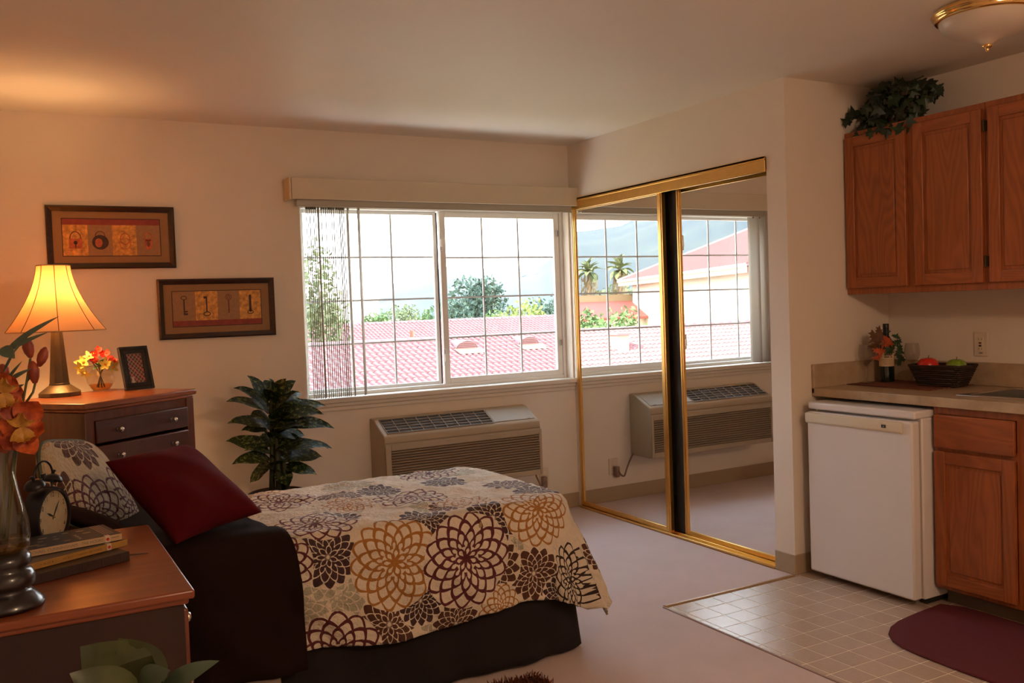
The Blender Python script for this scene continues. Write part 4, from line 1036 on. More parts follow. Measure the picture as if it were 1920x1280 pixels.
def petal(c, tip, wd, nn, dr=-.1): return MB(OO).leaf(c, tip, wd, nn, dr, -.08, 8, 1.25, .05)
def orchid(px, py, offs, dy, thr=True):
    c = hp(px, py, dy)
    for (ox, oy, wd) in offs:
        tip = hp(px+ox, py+oy, dy-.015+R.uniform(-.02, .02)); obj('petal', petal(c+Vector((0, R.uniform(-.012, .012), 0)), tip, wd*.9, (R.uniform(-.4, .4), -1, R.uniform(-.3, .5)), -.14), OP, orr, smooth=True)
    if thr:
        for (ox, oy) in ((-12, -16), (14, -14), (-4, 30), (18, 26)): obj('throat', MB(OO).leaf(c+Vector((0, -.012, 0)), hp(px+ox, py+oy, dy-.045), .032, (0, -1, 0), -.2, -.25, 8, 1.2, .16), OYe, orr, smooth=True)
orchid(38, 800, [(34, -48, .075), (46, 8, .065), (28, 52, .062), (-32, 42, .075), (-14, -62, .062), (-40, -8, .07)], -.01)
orchid(5, 735, [(22, -30, .05), (-25, -5, .05), (10, 32, .05), (-10, -38, .05)], -.02)
orchid(-12, 790, [(25, 60, .075), (-20, 50, .06), (-30, -20, .05), (28, 20, .06)], .02, False)
orchid(22, 745, [(18, -20, .04), (18, 12, .04), (-16, 12, .04)], .03, False)
for (x0, y0, x1, y1, r) in [(58, 672, 48, 632, .0125), (73, 688, 86, 650, .0115), (66, 720, 60, 676, .013), (14, 708, 2, 682, .011)]:
    a1, b1 = hp(x0, y0, .03), hp(x1, y1, .03); L_ = (b1-a1).length; dv = (b1-a1).normalized()
    obj('bud', MB(OO).lathe([(0, 0), (r*.4, .003), (r*.85, L_*.3), (r, L_*.55), (r*.75, L_*.82), (r*.3, L_*.97), (0, L_)], 14, a1, ax=dv), OBud, orr, smooth=True)
for pts in ([(10, 1020), (22, 880), (40, 770), (50, 715), (57, 672)], [(45, 760), (62, 735), (66, 718)], [(50, 715), (62, 700), (73, 690)], [(5, 1010), (8, 850), (5, 760), (12, 706)], [(15, 1015), (26, 900), (32, 830)], [(0, 1000), (14, 860), (20, 760)]):
    obj('stem', MB(OO).tube([hp(x, y, .03 if y < 900 else 0) for x, y in pts], .0026, 8), STM, orr, smooth=True)
for (x0, y0, x1, y1, wd) in [(12, 655, 112, 592, .012), (10, 660, 92, 622, .010), (2, 652, 28, 672, .030), (14, 715, 60, 690, .010), (12, 715, 42, 676, .007), (14, 736, 46, 720, .012), (20, 668, 70, 612, .004), (5, 700, 38, 640, .006)]:
    obj('leaf', MB(OO).leaf(hp(x0, y0, .02), hp(x1, y1, .0), wd, (0, -1, .3), .12, .1, 8, 1), BLD, orr, smooth=True)

# books
def book(A, B, depth, z0, th, cov, pages, spine, name_label, rnd=False, decorate=None):
    """A,B: spine bottom ends (front, toward the camera), depth goes away"""
    A = Vector((A[0], A[1], z0)); B = Vector((B[0], B[1], z0)); dx = (B-A); L = dx.length; dx.normalize(); dn = Vector((-dx.y, dx.x, 0))
    T = Matrix(((dx.x, dn.x, 0, A.x), (dx.y, dn.y, 0, A.y), (0, 0, 1, z0), (0, 0, 0, 1)))
    bk_ = thing('book', name_label, 'book', A, 0, 'books stacked on the nightstand')
    def nb(): b = MB(A); b.T = T; return b
    b = nb(); b.box(0, L, 0, depth, 0, .0015).box(0, L, 0, depth, th-.0015, th); obj('cover', b, cov, bk_, bevel=.0005)
    b = nb(); b.box(0, L, -.0008, .0022, 0, th); obj('spine', b, spine, bk_, bevel=.0008)
    obj('page_block', nb().box(.0025, L-.0025, .002, depth-.003, .0015, th-.0015), pages, bk_)
    if decorate: decorate(nb, bk_, L, depth, th)
    return bk_
PG = mat('book_pages', C('#c8b898'), .8)
b3A, b3B = at(57, 1096, Z=NZ+.004), at(243, 1048, Z=NZ+.004)
def dec3(nb, bk_, L, D_, th):
    b = nb(); b.poly([(L-.005, .03, .006), (L+.062, .016, .001), (L+.066, .020, .0012), (L-.005, .05, .008)]); b.poly([(L-.005, .05, .0085), (L+.066, .020, .0016), (L+.062, .016, .0014), (L-.005, .03, .0065)]); obj('ribbon_bookmark', b, mat('ribbon', C('#3c1a10'), .6), bk_)
    for k in range(5): obj('spine_band', nb().box(L*(.1+.2*k), L*(.1+.2*k)+.003, -.002, -.0006, .002, th-.002), LEA, bk_, bevel=.0006)
LEA = mat('dark_leather', C('#2c1810'), .45, 0, 40, .2, .15, 300)
book(b3A[:2], b3B[:2], .15, NZ+.001, .024, LEA, PG, LEA, 'dark brown leather book with ribbon, bottom of the nightstand stack', decorate=dec3)
def stk(nb, L, th, x):
    b = nb(); b.box(x-.006, x+.006, -.0016, -.0007, -.0, th+.0004).box(x-.006, x+.006, -.0016, .012, th, th+.0005); return b
REDD = mat('red_dot', C('#b8231c'), .5); WST = mat('white_sticker', C('#cdbda6'), .5)
def dot(nb, x, z, r=.0042):
    b = nb(); b.poly([(x+r*math.cos(k*PI/8), -.0019, z+r*math.sin(k*PI/8)) for k in range(16)]); return b
def dec2(nb, bk_, L, D_, th):
    st_ = obj('sticker', stk(nb, L, th, L*.80), WST, bk_); obj('red_dot', dot(nb, L*.80, th*.5), REDD, st_)
    b = nb()
    for x0_, n_ in ((.10, 9), (.33, 8), (.47, 10), (.64, 6)):
        for k_ in range(n_):
            x_ = L*x0_+k_*.0042; h_ = R.uniform(.0016, .0042); b.box(x_, x_+R.uniform(.0006, .0022), -.0011, -.0008, th*.5-h_*.6, th*.5+h_*.6)
    obj('spine_title', b, mat('spine_ink', C('#6a4a20'), .6), bk_)
z2 = NZ+.026
A2, B2 = at(53, 1071, Z=z2), at(239, 1022, Z=z2)
book(A2[:2], B2[:2], .15, z2, .017, mat('grey_cover', C('#4a4038'), .4), PG, mat('gold_spine', C('#a87c38'), .45, 0, 30, .12), 'gold-spined book in the middle of the nightstand stack', decorate=dec2)
z3 = z2+.0185
A1, B1 = at(45, 1046, Z=z3), at(229, 1011, Z=z3)
CV = NT('grey_photo_cover'); o_ = CV.obj(); CV.bsdf(CV.ramp(CV.noise(CV.map(o_, (1, 1, 1)), 42, 2, .5), [(.35, C('#1a1715')), (.7, C('#2e2824'))]), .6)
def dec1(nb, bk_, L, D_, th):
    st_ = obj('sticker', stk(nb, L, th, L*.845), WST, bk_); obj('red_dot', dot(nb, L*.845, th*.5), REDD, st_)
    INK = mat('grey_ink', C('#7a6e60'), .6)
    b = nb(); M2 = b.T @ Matrix(((1, 0, 0, L*.03), (0, 0, -1, -.0010), (0, 1, 0, th*.5), (0, 0, 0, 1))); b2 = MB(b.o); text_mb(b2, 'MICHAEL CUNNINGHAM', .0105, M2, align='LEFT'); M3 = b.T @ Matrix(((1, 0, 0, L*.57), (0, 0, -1, -.0010), (0, 1, 0, th*.5), (0, 0, 0, 1))); text_mb(b2, 'THE HOURS', .0105, M3, align='LEFT', scalex=.95)
    b4 = nb()
    for k_ in range(6): b4.box(L*.89+k_*.0032, L*.89+k_*.0032+.0020, -.0012, -.0008, th*.55, th*.55+.0016)
    obj('spine_title', b2, INK, bk_); obj('spine_mark', b4, BLACK, bk_)
    M5 = b.T @ Matrix(((0, 1, 0, L*.60), (-1, 0, 0, .035), (0, 0, 1, th), (0, 0, 0, 1))); b3 = MB(b.o); M5 = b.T @ Matrix(((0, -1, 0, L*.60), (1, 0, 0, .02), (0, 0, 1, th), (0, 0, 0, 1))); text_mb(b3, 'THE HOURS', .012, M5, align='LEFT'); obj('cover_title', b3, mat('cover_ink', C('#b0a894'), .5), bk_)
    b5 = nb()
    for sx_2, sy_2, rx_2, ry_2 in ((.12, .045, .020, .006), (.20, .030, .012, .004), (.30, .11, .012, .007), (.40, .075, .009, .005), (.47, .035, .011, .003), (.55, .125, .009, .006), (.70, .12, .011, .007), (.73, .085, .012, .006), (.42, .105, .006, .004), (.24, .075, .008, .004)):
        b5.poly([(L*sx_2+rx_2*math.cos(q*PI/6), sy_2+ry_2*math.sin(q*PI/6), th+.0003) for q in range(12)])
    obj('cover_print', b5, mat('cover_spots', C('#8a7656'), .6), bk_)
    for k in range(4): obj('cover_stripe', nb().box(L*.84+k*.007, L*.84+k*.007+.003, .02, D_-.002, th, th+.0003), mat('stripe_grey', C('#5a5048'), .4) if k == 0 else bpy.data.materials['stripe_grey'], bk_)
book(A1[:2], B1[:2], .155, z3, .0165, CV.mat, PG, mat('cream_spine', C('#c0a078'), .5), 'grey paperback with cream lettered spine on top of the nightstand stack', decorate=dec1)

# alarm clock
CKc = at(86, 955, Y=-2.36); CK = Vector((CKc.x, -2.36, NZ+.001))
ck = thing('alarm_clock', 'black twin-bell alarm clock with cream dial standing behind the books', 'clock', CK, 0)
yaw = math.radians(57)   # dial faces right and toward the camera
fz_ = Vector((math.sin(yaw), -math.cos(yaw), 0)).normalized(); rx_ = Vector((math.cos(yaw), math.sin(yaw), 0)); uz = Vector((0, 0, 1))
rad = .083; hc = .090
Mc = Matrix(((rx_.x, 0, fz_.x, CK.x), (rx_.y, 0, fz_.y, CK.y), (0, 1, 0, CK.z+hc), (0, 0, 0, 1)))
def cb(): b = MB(CK); b.T = Mc; return b
MBK = mat('black_metal', (.012, .010, .012, 1), .35, .3)
obj('case', cb().lathe([(0, -.028), (.072, -.028), (rad-.002, -.022), (rad, -.010), (rad, .020), (rad-.003, .026), (rad-.010, .026), (rad-.012, .018), (0, .018)], 40), MBK, ck, smooth='auto')
DIAL = mat('dial_paper', C('#a8946e'), .6, 0, 60, .1)
dial = obj('dial', cb().lathe([(0, .0195), (rad-.012, .0195), (rad-.012, .018), (0, .018)], 40), DIAL, ck)
nb_ = MB(CK)
for k in range(1, 13):
    t_ = PI/2-2*PI*k/12; rr = rad-.022
    text_mb(nb_, str(k), .020, Mc @ Matrix.Translation((rr*math.cos(t_), rr*math.sin(t_), .0202)))
obj('numerals', nb_, BLACK, dial)
def hand(t_, L_, wd):
    b = cb(); d = Vector((math.sin(t_), math.cos(t_), 0)); s = Vector((d.y, -d.x, 0)); z = Vector((0, 0, .0212))
    b.ext([z-d*.008-s*wd, z-d*.008+s*wd, z+d*L_*.6+s*wd*1.8, z+d*L_, z+d*L_*.6-s*wd*1.8], (0, 0, .0006)); return b
obj('hour_hand', hand(math.radians(-62), .034, .0016), BLACK, dial); obj('minute_hand', hand(math.radians(38), .050, .0014), BLACK, dial)
obj('hand_cap', cb().lathe([(0, .0212), (.003, .0212), (.002, .024), (0, .024)], 10), BRASS, dial)
for sx__ in (-1, 1):
    b = cb(); c_ = Vector((sx__*.042, .092, -.002)); ax_ = Vector((sx__*.35, 1, 0)).normalized()
    b.lathe([(.027, .0), (.026, .006), (.020, .014), (.010, .019), (0, .020)], 20, c_, ax=ax_).lathe([(.003, -.014), (.003, .026), (.006, .027), (.006, .031), (0, .032)], 8, c_, ax=ax_)
    obj('bell', b, MBK, ck, smooth=True)
    b = cb(); b.tube([(sx__*.050, -.070, 0), (sx__*.058, -.087, .002)], [.004, .005], 8); obj('foot', b, MBK, ck, smooth=True)
b = cb(); b.tube([(-.045*math.cos(PI*k/16)*-1, .110+.045*math.sin(PI*k/16), -.002) for k in range(17)], .003, 8); obj('handle', b, MBK, ck, smooth=True)
b = cb(); b.tube([(0, .082, -.002), (0, .115, -.002)], .0025, 8).box(-.006, .006, .108, .12, -.006, .002); obj('hammer', b, MBK, ck)

# ================================================================ FOREGROUND PLANT
FP = Vector((-3.14, -3.72, 0))
fp = thing('floor_plant', 'green leafy plant at the bottom left in front of the nightstand', 'plant', FP)
FL_ = NT('broad_leaf'); o_ = FL_.obj(); FL_.bsdf(FL_.ramp(FL_.noise(o_, 14, 3), [(.35, C('#2c3616')), (.7, C('#444c22'))]), .45, Specular_IOR_Level=.5); FL_ = FL_.mat
GLL = mat('pale_leaf', C('#465646'), .35, 0, 20, .15)
def gp(px, py, dy=0): return at(px, py, Y=FP.y+dy)
for (x0, y0, x1, y1, wd, dy, m_, dr) in [(262, 1330, 150, 1212, .125, .02, FL_, .05), (282, 1318, 222, 1196, .095, .04, FL_, .0), (240, 1330, 285, 1228, .09, .0, FL_, .03), (250, 1345, 130, 1262, .085, -.04, FL_, .1), (262, 1290, 320, 1256, .045, -.03, GLL, .15), (300, 1300, 412, 1238, .030, -.02, GLL, .18), (250, 1360, 60, 1320, .08, .02, FL_, .2), (300, 1360, 420, 1330, .07, .0, FL_, .2)]:
    obj('leaf', MB(FP).leaf(gp(x0, y0, dy), gp(x1, y1, dy-.03), wd, (0, -.8, .7), dr, .08, 10, 1.1, .04), m_, fp, smooth=True)
for (x1, y1) in [(262, 1330), (282, 1318), (240, 1330), (300, 1300), (262, 1290)]:
    obj('stem', MB(FP).tube([FP+Vector((0, 0, .22)), FP+Vector((-.01, 0, .5)), gp(x1, y1, 0)], .004, 8), STM, fp, smooth=True)
obj('pot', MB().lathe([(0, 0), (.09, 0), (.12, .24), (.128, .24), (.128, .26), (.112, .26), (.108, .22), (0, .22)], 24), mat('clay_pot', C('#6a3a22'), .7), fp, smooth='auto')

# ================================================================ RUGS
P0 = at(1005, 1254, Z=.03); rg = thing('shag_rug', 'brown shaggy rug beside the bed at the photo\'s bottom edge', 'rug', (P0.x-.35, P0.y-.35, 0))
O = Vector((P0.x-.35, P0.y-.35, 0)); rx0, rx1, ry0, ry1 = P0.x-.85, P0.x+.0, P0.y-.62, P0.y
obj('rug_backing', MB(O).box(rx0, rx1, ry0, ry1, 0.001, .010), mat('rug_back', (.06, .03, .02, 1), .95), rg, bevel=.004)
RG = NT('shag_yarn'); RG.bsdf(RG.ramp(RG.noise(RG.obj(), 70, 3), [(.35, C('#4a1f14')), (.7, C('#86482c'))]), .95); b = MB(O)
for i in range(5200):
    x, y = rx1-(rx1-rx0)*R.random()**1.0, ry1-.30*R.random()
    if i > 4300: x, y = R.uniform(rx0, rx1), R.uniform(ry0, ry1)
    h = R.uniform(.014, .028); dx, dy = R.uniform(-.014, .014), R.uniform(-.014, .014); a0 = R.random()*6.28; wx, wy = .0022*math.cos(a0), .0022*math.sin(a0)
    i0 = [b.av((x-wx, y-wy, .009)), b.av((x+wx, y+wy, .009)), b.av((x+wx+dx*.6, y+wy+dy*.6, .009+h*.7)), b.av((x-wx+dx*.6, y-wy+dy*.6, .009+h*.7)), b.av((x+dx, y+dy, .009+h))]
    b.af((i0[0], i0[1], i0[2], i0[3])); b.af((i0[3], i0[2], i0[4]))
obj('pile', b, RG.mat, rg, kind='stuff')
mp = [(.166, -2.63), (-.008, -2.646), (-.153, -2.666), (-.24, -2.695), (-.31, -2.74), (-.36, -2.80), (-.385, -2.86), (-.398, -2.95), (-.405, -3.074), (-.405, -3.3), (-.385, -3.45), (-.34, -3.52), (-.25, -3.57), (-.1, -3.60), (.06, -3.61), (.20, -3.60), (.215, -3.4), (.215, -2.72)]
O = Vector((-.05, -3.1, 0)); km = MB(O); km.ext([(x, y, .0008) for x, y in mp][::-1], (0, 0, .009))
kmo = obj('kitchen_mat', km, mat('burgundy_mat', C('#5a1218'), .95, 0, 40, .08, .3, 500), None, bevel=.004, loc=O)
tag(kmo, 'burgundy rounded floor mat in front of the oak base cabinet', 'mat')

# ================================================================ COUNTER ITEMS
CZ = .921
def stripes(name):
    m = NT(name); o = m.obj(); s = m.n('ShaderNodeSeparateXYZ'); m.l(o, s.inputs[0]); v = m.M('FRACT', m.M('MULTIPLY', s.outputs[0], 24)); n = m.noise(m.map(o, (40, 3, 1)), 3, 2)
    c = m.ramp(m.M('ADD', m.M('MULTIPLY', v, .6), m.M('MULTIPLY', n, .5)), [(.25, C('#3a1a14')), (.45, C('#7a3020')), (.6, C('#946038')), (.8, C('#4a2018'))]); m.bsdf(c, .8, 0, m.bump(m.noise(m.map(o, (1, 200, 1)), 3, 1), .3, .002)); return m.mat
O = Vector((.52, -2.22, CZ)); pm = MB(O); pm.ext([(.335, -2.462, CZ), (.69, -2.45, CZ), (.69, -1.985, CZ), (.36, -1.978, CZ)], (0, 0, .003))
pmo = obj('placemat', pm, stripes('woven_stripes'), None, loc=O); tag(pmo, 'red-brown striped woven placemat under the wine bottle and basket', 'placemat')
for k in range(28):
    x = .34+.35*k/27
    for y, sg in ((-2.456, -1), (-1.98, 1)):
        if k % 2 == 0: obj('fringe', MB(O).box(x-.002, x+.002, *sorted((y, y+sg*.007)), CZ+.0003, CZ+.0015), bpy.data.materials['woven_stripes'], pmo)
CZ2 = CZ+.0035
bt_ = at(1663, 715, Z=CZ2); bt_.y = min(bt_.y, -2.035)
wb_ = thing('wine_bottle', 'dark green wine bottle with cream label on the placemat', 'bottle', bt_)
BG = NT('bottle_glass'); BG.bsdf((.006, .014, .007, 1), .08, 0, Coat_Weight=.5)
obj('bottle_body', MB().lathe([(0, .006), (.015, .002), (.034, .0), (.0375, .004), (.0375, .185), (.035, .20), (.022, .222), (.0145, .236), (.0135, .275), (.0155, .277), (.0155, .287), (.0145, .295), (0, .295)], 36), BG.mat, wb_, smooth='auto')
obj('foil_capsule', MB().lathe([(.0150, .235), (.0152, .296), (0, .297)], 24), mat('black_foil', (.012, .014, .016, 1), .35, .3), wb_, smooth='auto')
va = math.atan2(CAMC.y-bt_.y, CAMC.x-bt_.x)
lab = obj('paper_label', MB().lathe([(.0380, .080), (.0380, .172)], 24, a0=va-1.25, a1=va+1.25), mat('label_paper', C('#d0b48c'), .6), wb_, smooth=True)
b = MB()
def onb(a_, z, r=.0384): return (r*math.cos(va+a_), r*math.sin(va+a_), z)
for i in range(6):
    for j in range(4):
        a0 = -.25+i*.16; z0 = .165-j*.011
        if R.random() < .85: b.poly([onb(a0, z0-.008), onb(a0+.12, z0-.008), onb(a0+.12, z0), onb(a0, z0)])
obj('label_print', b, mat('label_ink', C('#4a3228'), .6), lab)
b = MB()
for z0, a0, a1 in ((.113, -.9, .7), (.104, -.5, .6), (.096, -.5, .6), (.09, -.3, .5)): b.grid(lambda u, v: onb(a0+(a1-a0)*u, z0+.0016*v), 10, 1)
obj('label_lines', b, mat('label_ink2', C('#8a6c50'), .6), lab)
# garland
MAPS = [mat('maple_orange', C('#b04a1c'), .6, 0, 40, .25), mat('maple_brown', C('#5a3618'), .6, 0, 40, .25), mat('maple_green', C('#28401f'), .6, 0, 40, .25)]
gl = thing('leaf_garland', 'autumn maple leaf garland wrapped around the wine bottle neck', 'garland', bt_+Vector((0, 0, .19)))
OG = bt_+Vector((0, 0, .19))
MAPLE = [(0, -.35), (.12, -.1), (.42, -.32), (.38, -.1), (.95, -.12), (.72, .12), (.85, .38), (.5, .3), (.42, .55), (.22, .42), (0, 1.0)]
MAPLE = MAPLE+[(-x, y) for x, y in MAPLE[-2:0:-1]]
def maple(c, r, facing, roll, mt, parent, O, nm='leaf'):
    q = Vector((0, 0, 1)).rotation_difference(Vector(facing).normalized()) @ Quaternion((0, 0, 1), roll)
    b = MB(O); c = Vector(c); ci = b.av(c)
    ids = [b.av(c+q @ Vector((x*r, y*r, -.18*r*(abs(x)+abs(y))))) for x, y in MAPLE]
    for k in range(len(ids)): b.af((ci, ids[k], ids[(k+1) % len(ids)]))
    return obj(nm, b, mt, parent, smooth=False)
for (px, py, r, mi) in [(1645, 632, .040, 1), (1652, 624, .032, 1), (1657, 640, .034, 0), (1667, 636, .034, 0), (1641, 644, .028, 1), (1650, 655, .030, 0), (1645, 668, .022, 0), (1680, 640, .030, 2), (1685, 655, .032, 2), (1690, 668, .028, 2), (1655, 650, .032, 2), (1676, 652, .030, 2), (1688, 680, .022, 2), (1668, 655, .026, 2), (1680, 632, .020, 2)]:
    p = at(px, py, Y=bt_.y-.045+R.uniform(-.012, .02)); maple(p, r*1.35, (R.uniform(-.9, .1), -1, R.uniform(-.3, .5)), R.uniform(0, 6), MAPS[mi], gl, OG)
obj('vine', MB(OG).tube([bt_+Vector((.022*math.cos(k*.5), .022*math.sin(k*.5), .235+.002*k)) for k in range(16)]+[at(1690, 660, Y=bt_.y-.04), at(1688, 685, Y=bt_.y-.045)], .002, 6), MAPS[2], gl, smooth=True)
def wineglass(P, lab, s=1.0):
    g = thing('wine_glass', lab, 'glass', P, 0, 'wine glasses on the counter')
    pr = [(0, .002), (.032, .001), (.034, .003), (.01, .007), (.0045, .014), (.004, .085), (.008, .092), (.026, .108), (.036, .13), (.038, .15), (.034, .18), (.031, .195)]
    obj('glass_body', MB().lathe([(r*s, z*s) for r, z in pr], 28), clear_glass('stemware_glass', (.90, .87, .84, 1), 0, 1.5, 1.9) if 'stemware_glass' not in bpy.data.materials else bpy.data.materials['stemware_glass'], g, smooth=True)
g1 = at(1624, 717, Z=CZ2); wineglass(Vector((g1.x, min(g1.y, -2.012), CZ2)), 'empty wine glass left of the wine bottle')
g2 = at(1707, 714, Z=CZ2); wineglass(Vector((min(g2.x, .655), g2.y-.02, CZ2)), 'empty wine glass between the wine bottle and the fruit basket', 1.0)
g3 = at(1815, 716, Z=CZ2); gd = thing('glass_dish', 'small clear glass dish half hidden behind the fruit basket', 'dish', Vector((min(g3.x, .655), g3.y, CZ2)))
obj('glass_body', MB().lathe([(0, .002), (.025, .002), (.034, .02), (.036, .03), (.034, .03), (.031, .02), (.022, .005), (0, .005)], 24), bpy.data.materials['stemware_glass'], gd, smooth=True)
# basket
bk = at(1760, 724, Z=CZ2)+Vector((.045, .01, 0)); fb_ = thing('fruit_basket', 'dark brown rectangular woven basket holding two apples', 'basket', bk)
WK = mat('dark_wicker', (.030, .014, .009, 1), .6, 0, 60, .4)
bang = math.radians(8)
Tb = Matrix.Translation(bk) @ Matrix.Rotation(bang, 4, 'Z')
def bw(): b = MB(bk); b.T = Tb; return b
def bsk(z): k = z/.095; return .060+.025*k, .092+.036*k
def rrect(hx, hy, r, n=6):
    P = []
    for cx, cy, a0 in ((hx-r, hy-r, 0), (-hx+r, hy-r, PI/2), (-hx+r, -hy+r, PI), (hx-r, -hy+r, 3*PI/2)):
        for k in range(n+1): P.append((cx+r*math.cos(a0+PI/2*k/n), cy+r*math.sin(a0+PI/2*k/n)))
    return P
P_ = rrect(*bsk(0), .02); obj('basket_base', bw().ext([(x, y, .001) for x, y in P_], (0, 0, .006)), WK, fb_)
for j in range(9):
    z = .006+j*.0102; hx, hy = bsk(z); P_ = rrect(hx, hy, .022, 10); N_ = len(P_); pts = []
    for k in range(N_*2+1):
        i = (k//2) % N_; x, y = P_[i]
        if k % 2: x, y = (x+P_[(i+1) % N_][0])/2, (y+P_[(i+1) % N_][1])/2
        d = Vector((x, y)).normalized()*(.0022*math.sin(k*PI/2*1.0+j*PI)); pts.append((x+d.x, y+d.y, z))
    obj('weave_strand', bw().tube(pts, .0052, 6, cap=False), WK, fb_, smooth=True)
hx, hy = bsk(.098); P_ = rrect(hx+.002, hy+.002, .022, 8); P_.append(P_[0]); b = bw()
pts = []
for i in range(len(P_)-1):
    for t_ in (0, .5): pts.append((P_[i][0]+(P_[i+1][0]-P_[i][0])*t_, P_[i][1]+(P_[i+1][1]-P_[i][1])*t_, .098))
pts.append(pts[0])
for ph in (0, PI): b.tube([(x, y, z+.003*math.sin(k*1.0+ph)) for k, (x, y, z) in enumerate(pts)], .0042, 6)
obj('rim_braid', b, WK, fb_, smooth=True)
def apple(px, py, r, col, label, st=True):
    c = at(px, py, X=bk.x+.005)
    a = thing('apple', label, 'apple', c-Vector((0, 0, r*.9)), 0)
    pr = [(0, .12), (.25, .06), (.5, .02), (.78, .25), (.97, .65), (1.0, 1.0), (.93, 1.38), (.7, 1.68), (.4, 1.80), (.18, 1.74), (.05, 1.62), (0, 1.58)]
    obj('apple_skin', MB().lathe([(x*r, z*r) for x, z in pr], 28), col, a, smooth=True)
    obj('stem', MB().tube([(0, 0, 1.56*r), (.06*r, 0, 1.85*r), (.16*r, 0, 2.05*r)], .0016, 6), mat('apple_stem', C('#3a2414'), .7) if 'apple_stem' not in bpy.data.materials else bpy.data.materials['apple_stem'], a, smooth=True)
def apm(n, a, b_): m = NT(n); m.bsdf(m.ramp(m.noise(m.map(m.obj(), (1, 1, .25)), 30, 3), [(.3, C(a)), (.75, C(b_))]), .25, 0, Coat_Weight=.3); return m.mat
apple(1740, 688, .050, apm('red_apple_skin', '#d01c14', '#e84030'), 'shiny red apple in the left half of the basket')
apple(1793, 690, .047, apm('green_apple_skin', '#6a8c1c', '#9ab038'), 'green apple in the right half of the basket')

# ================================================================ IVY ON THE WALL CABINET
IV = Vector((.58, -2.12, 2.192)); iv = thing('ivy_plant', 'dark green artificial ivy in a pot on top of the left wall cabinet', 'plant', IV)
IL = [mat('ivy_leaf', C('#182818'), .45, 0, 40, .3), mat('ivy_leaf_light', C('#24381f'), .45, 0, 40, .3)]
obj('pot', MB().lathe([(0, 0), (.05, 0), (.062, .08), (.066, .08), (.066, .09), (.055, .09), (0, .085)], 20), mat('ivy_pot', C('#4a2c1c'), .8), iv, smooth='auto')
IVY = [(0, -.3), (.25, -.38), (.3, -.05), (.75, -.12), (.55, .2), (.5, .42), (.22, .42), (0, 1.0)]
IVY = IVY+[(-x, y) for x, y in IVY[-2:0:-1]]
ivm = []
for v in range(5):
    b = MB(); ci = b.av((0, 0, 0)); ids = [b.av((x*.9, y*.9, -.16*(abs(x)+abs(y))*(1+.4*v)+.08*math.sin(3*x+v))) for x, y in IVY]
    for k in range(len(ids)): b.af((ci, ids[k], ids[(k+1) % len(ids)]))
    ivm.append(mesh_of('ivy_leaf', b, IL[v % 2]))
outl = [(1590, 232, .9), (1600, 215, 1), (1612, 240, 1), (1625, 205, 1), (1640, 185, 1), (1650, 168, 1), (1660, 158, 1), (1672, 160, 1), (1690, 160, 1), (1705, 160, 1), (1722, 160, 1), (1740, 155, 1), (1752, 165, .9), (1762, 170, .7), (1735, 185, 1), (1725, 200, 1), (1735, 172, 1), (1745, 180, .8), (1700, 185, 1.1), (1685, 185, 1.1), (1670, 185, 1.1), (1655, 200, 1.1), (1640, 215, 1.1), (1655, 225, 1.1), (1670, 212, 1.1), (1690, 215, 1.1), (1710, 210, 1.1), (1720, 218, .9), (1700, 232, 1), (1688, 240, 1), (1675, 235, 1), (1660, 240, 1), (1645, 238, 1), (1630, 228, 1), (1615, 225, 1), (1605, 245, .8), (1585, 222, .7), (1630, 245, .8), (1695, 250, .9), (1710, 240, .8), (1618, 212, .8), (1683, 205, 1.2), (1665, 172, .9), (1712, 175, 1), (1650, 182, 1)]
for rep in range(3):
    for (px, py, s) in outl:
        X_ = .46+.08*rep+R.uniform(-.05, .05)
        if py > 225: X_ = .40+R.uniform(-.03, .02) if rep == 0 else .50+.04*rep
        p = at(px+R.uniform(-6, 6), py+R.uniform(-5, 5), X=X_); p.y = min(p.y, YC-.03); p.z = min(p.z, H-.03)
        o = bpy.data.objects.new('leaf', ivm[R.randrange(5)]); COL.objects.link(o); o.parent = iv; o.location = p-IV
        r_ = .056*s*R.uniform(.8, 1.15); o.scale = (r_, r_, r_)
        o.rotation_mode = 'QUATERNION'; o.rotation_quaternion = Vector((0, 0, 1)).rotation_difference(Vector((-1, R.uniform(-1.2, .4), R.uniform(-.5, .9))).normalized()) @ Quaternion((0, 0, 1), R.uniform(0, 6.28))
for k in range(10):
    px, py, s = outl[k*4]; p = at(px, py, X=.5); p.y = min(p.y, YC-.03)
    obj('vine', MB(IV).tube([IV+Vector((0, 0, .08)), (IV+Vector((0, 0, .12))+p)/2+Vector((0, 0, .03)), p], .003, 6), IL[0], iv, smooth=True)
tw = at(1732, 142, X=.52); obj('vine', MB(IV).tube([IV+Vector((0, -.05, .10)), at(1712, 152, X=.52), tw], .0028, 6), IL[0], iv, smooth=True)

# ================================================================ CEILING LIGHT
LC = Vector((-.072, -3.045, H)); cl = thing('ceiling_light', 'brass-ringed frosted glass ceiling light over the kitchen, switched off', 'ceiling light', LC)
obj('brass_ring', MB().lathe([(0, -.001), (.165, -.001), (.185, -.008), (.192, -.020), (.188, -.027), (.182, -.030), (.184, -.036), (.178, -.044), (.170, -.048), (.160, -.046), (.158, -.03), (0, -.02)], 64), BRASS, cl, smooth=True)
obj('glass_bowl', MB().lathe([(.168, -.040), (.166, -.055), (.150, -.080), (.118, -.103), (.075, -.118), (.040, -.126), (.024, -.136), (.012, -.146), (0, -.148)], 48), mat('frosted_glass', (.62, .52, .42, 1), .35, 0, 4, .05, Subsurface_Weight=.1), cl, smooth=True)
obj('finial', MB().lathe([(0, -.142), (.018, -.144), (.020, -.148), (.012, -.155), (.006, -.158), (.007, -.163), (.004, -.170), (0, -.172)], 20), BRASS, cl, smooth=True)
